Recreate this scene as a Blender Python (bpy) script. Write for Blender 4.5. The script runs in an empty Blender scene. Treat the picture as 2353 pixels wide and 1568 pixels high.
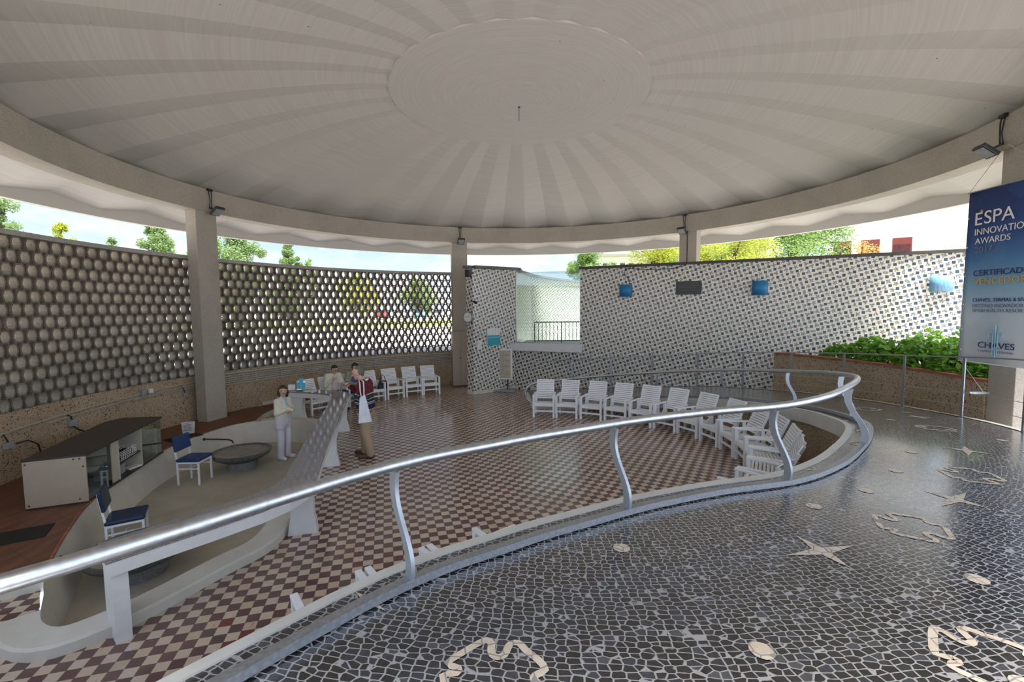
import bpy, bmesh, math, random
import numpy as np
from mathutils import Vector, Matrix
random.seed(7)
R = math.radians
sc = bpy.context.scene
COL = sc.collection
PI = math.pi

# ------------------------------------------------------------------ camera
cam_d = bpy.data.cameras.new('camera')
cam_d.sensor_width = 36.0
cam_d.lens = 1046.0 * 36.0 / 2353.0
cam_d.clip_start, cam_d.clip_end = 0.05, 600
cam = bpy.data.objects.new('camera', cam_d)
COL.objects.link(cam)
_pit, _rol = 0.0728, 0.00905
_X = Vector((1, 0, 0)); _F = Vector((0, math.cos(_pit), -math.sin(_pit))); _U = Vector((0, math.sin(_pit), math.cos(_pit)))
_r = _X * math.cos(_rol) - _U * math.sin(_rol)
_u = _X * math.sin(_rol) + _U * math.cos(_rol)
_m = Matrix((_r, _u, -_F)).transposed().to_4x4()
_m.translation = (-0.1807, -8.9521, 2.75)
cam.matrix_world = _m
sc.camera = cam

# ------------------------------------------------------------------ world, sun, exposure
sc.view_settings.view_transform = 'Standard'
sc.view_settings.look = 'None'
sc.view_settings.exposure = 1.5
sc.view_settings.gamma = 1.0
sc.view_settings.use_curve_mapping = False
w = bpy.data.worlds.new('sky'); sc.world = w; w.use_nodes = True
nt = w.node_tree; nt.nodes.clear()
def _n(t, **k):
    n = nt.nodes.new(t)
    for a, b in k.items(): setattr(n, a, b)
    return n
_tc = _n('ShaderNodeTexCoord'); _sep = _n('ShaderNodeSeparateXYZ'); nt.links.new(_tc.outputs['Generated'], _sep.inputs[0])
_mp = _n('ShaderNodeMapping'); _mp.inputs['Scale'].default_value = (2.2, 2.2, 7.0); nt.links.new(_tc.outputs['Generated'], _mp.inputs[0])
_ns = _n('ShaderNodeTexNoise'); _ns.inputs['Scale'].default_value = 1.6; _ns.inputs['Detail'].default_value = 6; _ns.inputs['Roughness'].default_value = .58
nt.links.new(_mp.outputs[0], _ns.inputs['Vector'])
_cr = _n('ShaderNodeValToRGB'); _cr.color_ramp.elements[0].position = .40; _cr.color_ramp.elements[1].position = .60
_cr.color_ramp.elements[0].color = (0, 0, 0, 1); _cr.color_ramp.elements[1].color = (1, 1, 1, 1)
nt.links.new(_ns.outputs[0], _cr.inputs[0])
_gr = _n('ShaderNodeValToRGB')
_gr.color_ramp.elements[0].position = 0.0; _gr.color_ramp.elements[0].color = (.40, .50, .62, 1)
_gr.color_ramp.elements[1].position = .55; _gr.color_ramp.elements[1].color = (.20, .34, .60, 1)
nt.links.new(_sep.outputs['Z'], _gr.inputs[0])
_mx = _n('ShaderNodeMix', data_type='RGBA'); nt.links.new(_cr.outputs[0], _mx.inputs[0]); nt.links.new(_gr.outputs[0], _mx.inputs[6])
_mx.inputs[7].default_value = (.56, .58, .62, 1)
_dot = _n('ShaderNodeVectorMath', operation='DOT_PRODUCT'); nt.links.new(_tc.outputs['Generated'], _dot.inputs[0]); _dot.inputs[1].default_value = (.78, -.55, .30)
_hz = _n('ShaderNodeMapRange'); _hz.interpolation_type = 'SMOOTHSTEP'; nt.links.new(_dot.outputs['Value'], _hz.inputs[0])
_hz.inputs[1].default_value = -.2; _hz.inputs[2].default_value = .95; _hz.inputs[3].default_value = 1.0; _hz.inputs[4].default_value = 2.0
_bg = _n('ShaderNodeBackground'); _bg.inputs['Strength'].default_value = 0.72
_sc = _n('ShaderNodeVectorMath', operation='SCALE'); nt.links.new(_mx.outputs[2], _sc.inputs[0]); nt.links.new(_hz.outputs[0], _sc.inputs[3])
nt.links.new(_sc.outputs[0], _bg.inputs['Color'])
_wo = _n('ShaderNodeOutputWorld'); nt.links.new(_bg.outputs[0], _wo.inputs[0])
sun_d = bpy.data.lights.new('sun', 'SUN'); sun_d.energy = 5.6; sun_d.angle = R(32.0); sun_d.color = (1, .95, .86)
sun = bpy.data.objects.new('sun', sun_d); COL.objects.link(sun)
sun.rotation_euler = Vector((0.42, -0.50, 1.35)).to_track_quat('Z', 'Y').to_euler()

# ------------------------------------------------------------------ object helpers
def link(o, parent=None):
    COL.objects.link(o)
    if parent is not None: o.parent = parent
    return o
def empty(name, loc, rz=0.0):
    o = bpy.data.objects.new(name, None); o.empty_display_size = .1
    o.location = loc; o.rotation_euler = (0, 0, rz)
    return link(o)
def tag(o, label=None, cat=None, group=None, kind=None):
    if label: o['label'] = label
    if cat: o['category'] = cat
    if group: o['group'] = group
    if kind: o['kind'] = kind
    return o
def thing(name, label, cat, loc=(0, 0, 0), rz=0.0, group=None):
    return tag(empty(name, loc, rz), label, cat, group)
def kids(o): return list(o.children)
def copy_tree(o, parent=None):
    c = o.copy(); COL.objects.link(c); c.parent = parent
    for ch in kids(o): copy_tree(ch, c)
    return c

class MB:
    def __init__(s): s.v = []; s.f = []; s.uv = []; s.mi = []; s.m = 0
    def add(s, vs, fs, uvs=None):
        b = len(s.v); s.v += [tuple(p) for p in vs]
        for i, f in enumerate(fs):
            s.f.append(tuple(b + k for k in f)); s.mi.append(s.m)
            s.uv.append(uvs[i] if uvs else None)
        return s
    def box(s, c, d, M=None):
        x, y, z = [q / 2 for q in d]
        vs = [Vector((i * x, j * y, k * z)) for i in (-1, 1) for j in (-1, 1) for k in (-1, 1)]
        if M is not None: vs = [M @ q for q in vs]
        c = Vector(c)
        return s.add([q + c for q in vs], [(0, 1, 3, 2), (4, 6, 7, 5), (0, 4, 5, 1), (2, 3, 7, 6), (0, 2, 6, 4), (1, 5, 7, 3)])
    def bar(s, a, b, wd, ht, up=(0, 0, 1)):
        a, b = Vector(a), Vector(b); d = (b - a); L = d.length; d.normalize(); up = Vector(up)
        if abs(d.dot(up)) > .98: up = Vector((0, 1, 0))
        x = d.cross(up).normalized(); z = x.cross(d)
        M = Matrix((d, x, z)).transposed()
        return s.box((a + b) / 2, (L, wd, ht), M)
    def tube(s, pts, r, n=8, cap=True, closed=False):
        pts = [Vector(p) for p in pts]; rings = []; m = len(pts)
        rr = r if hasattr(r, '__len__') else [r] * m
        prev = None
        for i, p in enumerate(pts):
            if closed: t = pts[(i + 1) % m] - pts[i - 1]
            else: t = pts[min(i + 1, m - 1)] - pts[max(i - 1, 0)]
            t.normalize()
            if prev is None:
                up = Vector((0, 0, 1)) if abs(t.z) < .95 else Vector((1, 0, 0))
                x = t.cross(up).normalized()
            else: x = (prev - t * prev.dot(t)).normalized()
            prev = x; y = t.cross(x)
            rings.append([p + (x * math.cos(2 * PI * k / n) + y * math.sin(2 * PI * k / n)) * rr[i] for k in range(n)])
        vs = [q for g in rings for q in g]; fs = []
        for i in range(m if closed else m - 1):
            j = (i + 1) % m
            for k in range(n): fs.append((i * n + k, i * n + (k + 1) % n, j * n + (k + 1) % n, j * n + k))
        if cap and not closed: fs += [tuple(range(n))[::-1], tuple((m - 1) * n + k for k in range(n))]
        return s.add(vs, fs)
    def lathe(s, prof, n=32, c=(0, 0, 0), a0=0, a1=2 * PI):
        full = abs(a1 - a0 - 2 * PI) < 1e-6; m = n if full else n + 1
        vs = [(c[0] + r * math.cos(a0 + (a1 - a0) * k / n), c[1] + r * math.sin(a0 + (a1 - a0) * k / n), c[2] + z) for r, z in prof for k in range(m)]
        fs = []
        for i in range(len(prof) - 1):
            for k in range(n):
                k2 = (k + 1) % m
                fs.append((i * m + k, i * m + k2, (i + 1) * m + k2, (i + 1) * m + k))
        return s.add(vs, fs)
    def prism(s, poly, z0, z1, top=True, bot=True, sides=True):
        n = len(poly); vs = [(x, y, z0) for x, y in poly] + [(x, y, z1) for x, y in poly]; fs = []
        if sides: fs += [(i, (i + 1) % n, n + (i + 1) % n, n + i) for i in range(n)]
        if top: fs.append(tuple(range(n, 2 * n)))
        if bot: fs.append(tuple(range(n))[::-1])
        return s.add(vs, fs)
    def arc(s, c, r0, r1, a0, a1, z0, z1, n=48):
        'curved wall segment, angles in degrees; closed box section'
        P = []
        for k in range(n + 1):
            a = R(a0 + (a1 - a0) * k / n); ca, sa = math.cos(a), math.sin(a)
            for r, z in ((r0, z0), (r1, z0), (r1, z1), (r0, z1)): P.append((c[0] + r * ca, c[1] + r * sa, z))
        fs = []
        for k in range(n):
            for j in range(4):
                fs.append((k * 4 + j, k * 4 + (j + 1) % 4, k * 4 + 4 + (j + 1) % 4, k * 4 + 4 + j))
        full = abs(a1 - a0) > 359.9
        if not full: fs += [(3, 2, 1, 0), (n * 4, n * 4 + 1, n * 4 + 2, n * 4 + 3)]
        return s.add(P, fs)
    def sphere(s, c, r, n=12, m=8, sc=(1, 1, 1)):
        vs = []; fs = []
        for i in range(m + 1):
            t = PI * i / m
            for k in range(n):
                p = 2 * PI * k / n
                vs.append((c[0] + r * sc[0] * math.sin(t) * math.cos(p), c[1] + r * sc[1] * math.sin(t) * math.sin(p), c[2] + r * sc[2] * math.cos(t)))
        for i in range(m):
            for k in range(n): fs.append((i * n + k, (i + 1) * n + k, (i + 1) * n + (k + 1) % n, i * n + (k + 1) % n))
        return s.add(vs, fs)
    def build(s, name, mats, parent=None, smooth=False, bevel=0, seg=2, auto=None, fix=True):
        me = bpy.data.meshes.new(name); me.from_pydata(s.v, [], s.f)
        if not isinstance(mats, (list, tuple)): mats = [mats]
        for m in mats: me.materials.append(m)
        me.polygons.foreach_set('material_index', s.mi)
        if any(u is not None for u in s.uv):
            L = me.uv_layers.new(name='UVMap'); i = 0
            for p, u in zip(me.polygons, s.uv):
                for k in range(p.loop_total): L.data[p.loop_start + k].uv = u[k] if u else (0, 0)
        if fix:
            bm = bmesh.new(); bm.from_mesh(me); bmesh.ops.recalc_face_normals(bm, faces=bm.faces); bm.to_mesh(me); bm.free()
        if smooth or auto:
            me.polygons.foreach_set('use_smooth', [True] * len(me.polygons))
        me.update()
        o = bpy.data.objects.new(name, me); link(o, parent)
        if bevel:
            b = o.modifiers.new('bevel', 'BEVEL'); b.width = bevel; b.segments = seg; b.limit_method = 'ANGLE'; b.angle_limit = R(40)
        if auto:
            me.set_sharp_from_angle(angle=R(auto))
        return o
def structure(o): o['kind'] = 'structure'; return o

# ------------------------------------------------------------------ material helpers
class E:
    'tiny arithmetic on shader sockets'
    def __init__(s, t, k): s.t = t; s.k = k
    def _op(s, op, *a):
        n = s.t.nodes.new('ShaderNodeMath'); n.operation = op
        for i, q in enumerate((s,) + a):
            if isinstance(q, E): s.t.links.new(q.k, n.inputs[i])
            else: n.inputs[i].default_value = q
        return E(s.t, n.outputs[0])
    def __add__(s, o): return s._op('ADD', o)
    def __sub__(s, o): return s._op('SUBTRACT', o)
    def __mul__(s, o): return s._op('MULTIPLY', o)
    def __truediv__(s, o): return s._op('DIVIDE', o)
    def floor(s): return s._op('FLOOR')
    def fract(s): return s._op('FRACT')
    def mod(s, o): return s._op('FLOORED_MODULO', o)
    def lt(s, o): return s._op('LESS_THAN', o)
    def gt(s, o): return s._op('GREATER_THAN', o)
    def sin(s): return s._op('SINE')
    def abs(s): return s._op('ABSOLUTE')
    def max(s, o): return s._op('MAXIMUM', o)
    def min(s, o): return s._op('MINIMUM', o)
    def sqrt(s): return s._op('SQRT')
    def atan2(s, o): return s._op('ARCTAN2', o)
    def smooth(s, a, b):
        n = s.t.nodes.new('ShaderNodeMapRange'); n.interpolation_type = 'SMOOTHSTEP'
        s.t.links.new(s.k, n.inputs[0]); n.inputs[1].default_value = a; n.inputs[2].default_value = b
        return E(s.t, n.outputs[0])
class Mat:
    def __init__(s, name, col=(.8, .8, .8), rough=.5, metal=0.0, spec=.5):
        s.m = bpy.data.materials.new(name); s.m.use_nodes = True; s.t = s.m.node_tree
        s.p = s.t.nodes['Principled BSDF']
        s.p.inputs['Base Color'].default_value = (*col, 1); s.p.inputs['Roughness'].default_value = rough; s.p.inputs['Metallic'].default_value = metal
        s.p.inputs['Specular IOR Level'].default_value = spec
        s._obj = None
    def node(s, t, **k):
        n = s.t.nodes.new(t)
        for a, b in k.items(): setattr(n, a, b)
        return n
    def obj(s):
        if s._obj is None: s._obj = s.node('ShaderNodeTexCoord').outputs['Object']
        return s._obj
    def coord(s, out='UV', scale=None, rot=None):
        c = s.node('ShaderNodeTexCoord').outputs[out]
        if scale or rot:
            mp = s.node('ShaderNodeMapping')
            if scale: mp.inputs['Scale'].default_value = scale
            if rot: mp.inputs['Rotation'].default_value = rot
            s.t.links.new(c, mp.inputs[0]); c = mp.outputs[0]
        return c
    def xyz(s, c):
        n = s.node('ShaderNodeSeparateXYZ'); s.t.links.new(c, n.inputs[0])
        return [E(s.t, q) for q in n.outputs]
    def vec(s, x, y, z=0.0):
        n = s.node('ShaderNodeCombineXYZ')
        for i, q in enumerate((x, y, z)):
            if isinstance(q, E): s.t.links.new(q.k, n.inputs[i])
            else: n.inputs[i].default_value = q
        return n.outputs[0]
    def noise(s, scale, detail=3, rough=.5, c=None, out=0):
        n = s.node('ShaderNodeTexNoise'); n.inputs['Scale'].default_value = scale; n.inputs['Detail'].default_value = detail; n.inputs['Roughness'].default_value = rough
        s.t.links.new(c if c is not None else s.obj(), n.inputs['Vector'])
        return E(s.t, n.outputs[out])
    def white(s, c):
        n = s.node('ShaderNodeTexWhiteNoise'); s.t.links.new(c, n.inputs['Vector']); return n
    def voro(s, scale, feat='F1', rnd=1.0, c=None):
        n = s.node('ShaderNodeTexVoronoi'); n.feature = feat; n.inputs['Scale'].default_value = scale; n.inputs['Randomness'].default_value = rnd
        s.t.links.new(c if c is not None else s.obj(), n.inputs['Vector'])
        return n
    def ramp(s, fac, stops, interp='LINEAR'):
        n = s.node('ShaderNodeValToRGB'); r = n.color_ramp; r.interpolation = interp
        while len(r.elements) < len(stops): r.elements.new(.5)
        for e, (p, c) in zip(r.elements, stops): e.position = p; e.color = (*c, 1)
        s.t.links.new(fac.k if isinstance(fac, E) else fac, n.inputs[0])
        return n.outputs[0]
    def mix(s, fac, a, b, blend='MIX'):
        n = s.node('ShaderNodeMix', data_type='RGBA', blend_type=blend)
        for i, q in ((0, fac), (6, a), (7, b)):
            if isinstance(q, E): s.t.links.new(q.k, n.inputs[i])
            elif isinstance(q, (float, int)): n.inputs[i].default_value = q
            elif isinstance(q, tuple): n.inputs[i].default_value = (*q, 1)
            else: s.t.links.new(q, n.inputs[i])
        return n.outputs[2]
    def color(s, k): s.t.links.new(k.k if isinstance(k, E) else k, s.p.inputs['Base Color']); return s
    def rough(s, k): s.t.links.new(k.k, s.p.inputs['Roughness']); return s
    def bump(s, h, strength=.3, dist=.01):
        n = s.node('ShaderNodeBump'); n.inputs['Strength'].default_value = strength; n.inputs['Distance'].default_value = dist
        s.t.links.new(h.k if isinstance(h, E) else h, n.inputs['Height']); s.t.links.new(n.outputs[0], s.p.inputs['Normal']); return s
def plain(name, col, rough=.5, metal=0.0, var=.12, scale=9.0, spec=.5, bump=0.0):
    'paint / plastic / cloth: a colour with a little uneven wear'
    m = Mat(name, col, rough, metal, spec)
    n = m.noise(scale, 4, .6)
    lo = tuple(c * (1 - var) for c in col); hi = tuple(min(1, c * (1 + var)) for c in col)
    m.color(m.ramp(n, [(.3, lo), (.7, hi)]))
    if bump: m.bump(m.noise(scale * 12, 3), bump, .004)
    return m.m
# ------------------------------------------------------------------ materials
def grainy(name, a, b, scale, rough=.85, patch=.18, bump=.25):
    m = Mat(name, a, rough)
    g = m.noise(scale, 2, .7); c = m.ramp(g, [(.36, a), (.64, b)])
    p = m.noise(1.3, 4, .6)
    c = m.mix(p.smooth(.35, .75) * patch, c, tuple(q * .45 for q in a))
    m.color(c); m.bump(g, bump, .006)
    return m.m
M = {}
M['concrete'] = grainy('beam_concrete', (.29, .255, .215), (.56, .50, .43), 120)
M['breeze'] = grainy('breeze_concrete_shaded', (.15, .12, .095), (.27, .225, .18), 60, patch=.5)  # block frames, darkened: the shade on their room side is in the colour
M['hollow'] = grainy('block_hollow_lit', (.29, .245, .195), (.43, .375, .305), 60, patch=.45)  # same concrete, paler: daylight inside the hollows is painted into the colour
M['coping'] = grainy('coping_concrete', (.34, .32, .30), (.48, .46, .44), 40)
M['grey_cap'] = grainy('grey_coping', (.12, .115, .11), (.20, .19, .185), 30)
M['dark_cap'] = plain('dark_coping', (.055, .042, .036), .55, var=.3, scale=6)
# exposed pebble render
m = Mat('pebble_render', rough=.9)
v = m.voro(62); c = m.ramp(v.outputs['Distance'], [(0, (.56, .44, .30)), (.55, (.46, .35, .23)), (.9, (.24, .175, .11))])
cc = m.node('ShaderNodeSeparateColor'); m.t.links.new(v.outputs['Color'], cc.inputs[0])
c = m.mix(E(m.t, cc.outputs[0]).gt(.93), c, (.07, .05, .035))
c = m.mix(m.noise(1.1, 4).smooth(.4, .75) * .3, c, (.20, .145, .09))
m.color(c); m.bump(v.outputs['Distance'], .5, .01); M['pebble'] = m.m
# white roof shell: painted, fine board marks in rings, soot specks
m = Mat('roof_paint', rough=.75)
x, y, z = m.xyz(m.obj()); rad = (x * x + y * y).sqrt()
ringc = m.vec(rad * 26.0, (x.atan2(y)) * 2.2, 0.0)
bn = m.noise(1.0, 3, .6, ringc)
c = m.ramp(bn, [(.25, (.50, .47, .44)), (.75, (.585, .56, .53))])
sp = m.voro(2.6); sp2 = m.noise(.8, 2)
c = m.mix((E(m.t, sp.outputs['Distance']).lt(.028)) * sp2.gt(.47), c, (.16, .13, .11))
c = m.mix(m.noise(.45, 5, .6).smooth(.55, .8) * .25, c, (.50, .46, .41))
m.color(c); m.bump(bn, .06, .01); M['roof'] = m.m
M['plaster'] = plain('white_plaster', (.62, .60, .54), .8, var=.08, scale=3, bump=.08)
M['pitfloor'] = plain('pit_floor_screed', (.42, .38, .30), .5, var=.14, scale=2.2)
M['white'] = plain('white_gloss_paint', (.86, .88, .91), .38, var=.05, scale=5)
M['counterwhite'] = plain('white_counter_paint', (.72, .73, .73), .5, var=.05, scale=8, bump=.05)
# checkerboard cement tiles
m = Mat('checker_tiles', rough=.3)
mp = m.coord('Object', rot=(0, 0, R(-15.5))); x, y, z = m.xyz(mp)
x = x / .1065; y = y / .1065
ix, iy = x.floor(), y.floor(); par = (ix + iy).mod(2.0)
wn = m.white(m.vec(ix, iy, 3.0)); rnd = E(m.t, wn.outputs[0])
dark = m.ramp(rnd, [(0, (.115, .058, .062)), (.62, (.15, .078, .08)), (.93, (.12, .085, .08)), (1, (.20, .055, .05))])
lite = m.ramp(rnd, [(0, (.54, .415, .295)), (.5, (.64, .52, .40)), (1, (.60, .50, .41))])
st = m.noise(34, 4, .7, m.coord('Object', scale=(1, .22, 1), rot=(0, 0, R(30))))
lite = m.mix(st.smooth(.60, .70) * .7, lite, (.22, .16, .12))
c = m.mix(par.gt(.5), dark, lite)
ex = (x.fract() - .5).abs().max((y.fract() - .5).abs())
c = m.mix(ex.gt(.482), c, (.17, .13, .11))
c = m.mix(m.noise(.7, 4).smooth(.4, .8) * .3, c, (.26, .20, .17))
m.color(c); m.rough(m.noise(1.2, 4).smooth(.2, .9) * .16 + .10); m.bump(rnd + m.noise(6, 2) * .5, .05, .004); M['checker'] = m.m
# azulejo: small blue squares between big ornamented tiles (UV in metres)
m = Mat('azulejo_tiles', rough=.25)
u, v_, _z = m.xyz(m.coord('UV')); a = .072
u = u / a; v_ = v_ / a; iu, iv = u.floor(), v_.floor()
res = (iu + iv * 2.0).mod(5.0).floor()
blue = res.lt(.5)
right = (res - 2.0).abs().lt(.4).max((res - 4.0).abs().lt(.4)); up = res.gt(2.5)
bx = u.fract() + right; by = v_.fract() + up
ox = iu - right; oy = iv - up
wn = m.white(m.vec(ox, oy, 1.0)); r1 = E(m.t, wn.outputs[0])
cs = m.node('ShaderNodeSeparateColor'); m.t.links.new(wn.outputs[1], cs.inputs[0])
r2, r3 = E(m.t, cs.outputs[1]), E(m.t, cs.outputs[2])
px, py = bx - 1.0 + (r2 - .5) * .3, by - 1.0 + (r3 - .5) * .3
rad = (px * px + py * py).sqrt(); th = py.atan2(px)
pet = ((th * ((r1 * 4.0).floor() + 2.0) + r2 * 6.0).sin() * .34 + .5)
nz = m.noise(2.6, 3, .7, m.vec(u, v_, r1 * 40.0))
shape = (rad + (nz - .5) * .75).lt(pet * .62 + .30)
lines = m.noise(4.2, 2, .5, m.vec(u, v_, r2 * 30.0)).smooth(.36, .56)
orn = shape * (lines * .62 + .30)
big = m.mix(orn, (.74, .69, .60), (.08, .075, .09))
bt = m.ramp(E(m.t, m.white(m.vec(iu, iv, 2.0)).outputs[0]), [(0, (.018, .042, .075)), (.6, (.028, .075, .125)), (1, (.04, .075, .10))])
bt = m.mix(m.noise(9, 2, .5, m.vec(u, v_, 0.0)).smooth(.4, .7) * .4, bt, (.05, .12, .18))
c = m.mix(blue, big, bt)
e1 = (u.fract() - .5).abs().max((v_.fract() - .5).abs()).gt(.465) * blue
e2 = (bx - 1.0).abs().max((by - 1.0).abs()).gt(.975) * (E(m.t, blue.k) * -1.0 + 1.0)
c = m.mix(e1.max(e2) * .7, c, (.52, .48, .42))
m.color(c); m.bump((e1.max(e2)) * -1.0 + r1 * .6, .12, .004); M['azulejo'] = m.m
# basalt mosaic (UV: along, across in metres)
m = Mat('basalt_mosaic', rough=.3, spec=.8); m.p.inputs['Coat Weight'].default_value = .7; m.p.inputs['Coat Roughness'].default_value = .16
u, v_, _z = m.xyz(m.coord('UV'))
wob = m.noise(4.0, 2, .5, m.coord('UV'), out=1)
wv = m.node('ShaderNodeVectorMath', operation='MULTIPLY_ADD'); m.t.links.new(wob.k, wv.inputs[0]); wv.inputs[1].default_value = (.06, .06, 0)
m.t.links.new(m.vec(u / .045, v_ / .036, 0.0), wv.inputs[2])
wv2 = m.node('ShaderNodeVectorMath', operation='MULTIPLY_ADD'); m.t.links.new(m.noise(1.1, 2, .5, m.coord('UV'), out=1).k, wv2.inputs[0]); wv2.inputs[1].default_value = (1.6, 1.6, 0); m.t.links.new(wv.outputs[0], wv2.inputs[2])
ve = m.voro(1.0, 'DISTANCE_TO_EDGE', .5, wv2.outputs[0]); vf = m.voro(1.0, 'F1', .5, wv2.outputs[0])
de = E(m.t, ve.outputs['Distance']) + (m.noise(60, 2, .6, m.coord('UV')) - .5) * .10
cs = m.node('ShaderNodeSeparateColor'); m.t.links.new(vf.outputs['Color'], cs.inputs[0]); r1 = E(m.t, cs.outputs[0])
stone = m.ramp(r1, [(0, (.012, .011, .013)), (.7, (.024, .022, .024)), (.93, (.03, .035, .05)), (1, (.075, .075, .08))])
stone = m.mix(m.noise(55, 3, .6, m.coord('UV')).smooth(.62, .75) * .45, stone, (.15, .16, .19))
isst = de.smooth(.045, .085)
m.color(m.mix(isst, (.36, .35, .34), stone))
m.rough(isst * -.55 + .72 + r1 * .10)
m.bump(isst * .8 + r1 * .35 + m.noise(70, 2, .6, m.coord('UV')) * .35, .22, .003); M['mosaic'] = m.m
m = Mat('limestone_inlay', rough=.45)
n = m.noise(14, 3); x, y, z = m.xyz(m.obj())
jt = m.voro(13, 'DISTANCE_TO_EDGE', .55)
c = m.ramp(n, [(.3, (.62, .49, .36)), (.7, (.74, .64, .52))])
m.color(m.mix(E(m.t, jt.outputs['Distance']).lt(.045), c, (.30, .28, .26))); M['inlay'] = m.m
# terracotta boards
m = Mat('terracotta', rough=.5)
n = m.noise(9, 5, .65, m.coord('Object', scale=(1, .18, 1), rot=(0, 0, R(62))))
c = m.ramp(n, [(.25, (.07, .028, .016)), (.5, (.165, .068, .036)), (.75, (.23, .105, .058))])
mp = m.coord('Object', rot=(0, 0, R(28))); x, y, z = m.xyz(mp)
g = ((x / .42).fract() - .5).abs().max(((y / .30).fract() - .5).abs())
m.color(m.mix(g.gt(.485), c, (.09, .05, .035))); m.bump(n, .1, .004); M['terracotta'] = m.m
m = Mat('brick_edge', rough=.8)
x, y, z = m.xyz(m.obj()); n = m.noise(7, 2)
m.color(m.ramp(n, [(.3, (.23, .07, .04)), (.7, (.40, .15, .085))])); M['brick'] = m.m
# polished granite
m = Mat('granite', rough=.12)
g1 = m.noise(150, 2, .8); g2 = m.voro(90)
c = m.ramp(g1, [(.34, (.05, .048, .05)), (.48, (.23, .22, .22)), (.62, (.40, .375, .365)), (.75, (.50, .46, .43))])
m.color(c); m.rough(m.noise(2, 2).smooth(.2, .8) * .06 + .06); M['granite'] = m.m
M['basin'] = grainy('basin_stone', (.085, .085, .08), (.19, .19, .18), 30, rough=.6, patch=.6)
M['basin_foot'] = grainy('basin_foot_stone', (.17, .17, .165), (.30, .30, .29), 40, rough=.7, patch=.4)
m = Mat('basin_water', (.30, .28, .24), .06); m.color(m.ramp(m.noise(5, 3), [(.3, (.22, .205, .17)), (.7, (.33, .31, .27))])); m.bump(m.noise(22, 2), .15, .01); M['water'] = m.m
m = Mat('brushed_steel', (.55, .57, .60), .26, 1.0)
n = m.noise(30, 3); m.color(m.ramp(n, [(.3, (.46, .48, .51)), (.7, (.62, .64, .67))])); m.rough(m.noise(5, 3).smooth(.2, .9) * .14 + .30); M['steel'] = m.m
m = Mat('galvanised_steel', rough=.42, metal=.85)
v = m.voro(45); m.color(m.ramp(v.outputs['Distance'], [(0, (.50, .52, .55)), (.8, (.36, .38, .41))])); M['galv'] = m.m
M['postpaint'] = plain('silver_post_paint', (.40, .43, .47), .38, .55, var=.08, scale=12)
M['darkmetal'] = plain('dark_metal', (.045, .047, .05), .45, .3)
M['black'] = plain('black_plastic', (.016, .016, .017), .45)
M['grey'] = plain('grey_plastic', (.30, .32, .34), .5)
M['pipe'] = plain('grey_conduit', (.44, .42, .38), .45)
M['beige'] = plain('beige_laminate', (.40, .335, .265), .4, var=.03)
M['cream'] = plain('cream_laminate', (.50, .47, .38), .4, var=.04)
M['darktop'] = plain('dark_laminate_top', (.035, .027, .022), .35, var=.15)
M['bluevinyl'] = plain('blue_vinyl', (.010, .045, .17), .36, var=.12)
M['navyvinyl'] = plain('navy_vinyl', (.010, .030, .075), .32, var=.12)
M['paper'] = plain('paper', (.80, .80, .80), .7, var=.02)
M['ink'] = plain('ink', (.05, .05, .06), .7)
M['teal'] = plain('teal_card', (.02, .36, .46), .5, var=.06)
M['cyan'] = plain('cyan_print', (.06, .42, .62), .5, var=.1, scale=25)
M['mat'] = plain('rubber_mat', (.014, .013, .012), .8)
M['stainless'] = plain('stainless', (.45, .46, .47), .3, .9)
m = Mat('perforated_blue', rough=.4)
x, y, z = m.xyz(m.coord('UV'))
d = ((x / .016).fract() - .5); d2 = (((y / .016) + (x / .016).floor() * .5).fract() - .5)
hole = (d * d + d2 * d2).lt(.085)
m.color(m.mix(hole, (.012, .16, .40), (.03, .22, .47))); m.bump(hole * -1.0, .3, .003); M['perf'] = m.m
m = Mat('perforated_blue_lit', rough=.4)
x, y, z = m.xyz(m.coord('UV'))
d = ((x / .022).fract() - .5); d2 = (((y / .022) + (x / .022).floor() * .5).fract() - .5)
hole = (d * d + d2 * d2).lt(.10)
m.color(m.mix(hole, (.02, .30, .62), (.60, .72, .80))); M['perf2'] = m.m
def glass(name, tint, refl=1.0, base=.06):
    m = Mat(name); t = m.t; t.nodes.remove(m.p); out = [n for n in t.nodes if n.type == 'OUTPUT_MATERIAL'][0]
    tr = m.node('ShaderNodeBsdfTransparent'); tr.inputs[0].default_value = (*tint, 1)
    gl = m.node('ShaderNodeBsdfGlossy'); gl.inputs['Roughness'].default_value = .02; gl.inputs[0].default_value = (.9, .95, .93, 1)
    fr = m.node('ShaderNodeFresnel'); fr.inputs[0].default_value = 1.5
    mx = m.node('ShaderNodeMixShader'); f = E(t, fr.outputs[0]) * refl + base
    t.links.new(f.k, mx.inputs[0]); t.links.new(tr.outputs[0], mx.inputs[1]); t.links.new(gl.outputs[0], mx.inputs[2]); t.links.new(mx.outputs[0], out.inputs[0])
    return m.m
M['glass'] = glass('window_glass', (.80, .88, .86), 1.0, .10)
M['cabglass'] = glass('cabinet_glass', (.93, .96, .94), .55, .02)
M['glassware'] = glass('drinking_glass', (.78, .84, .82), 1.6, .10)
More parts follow.
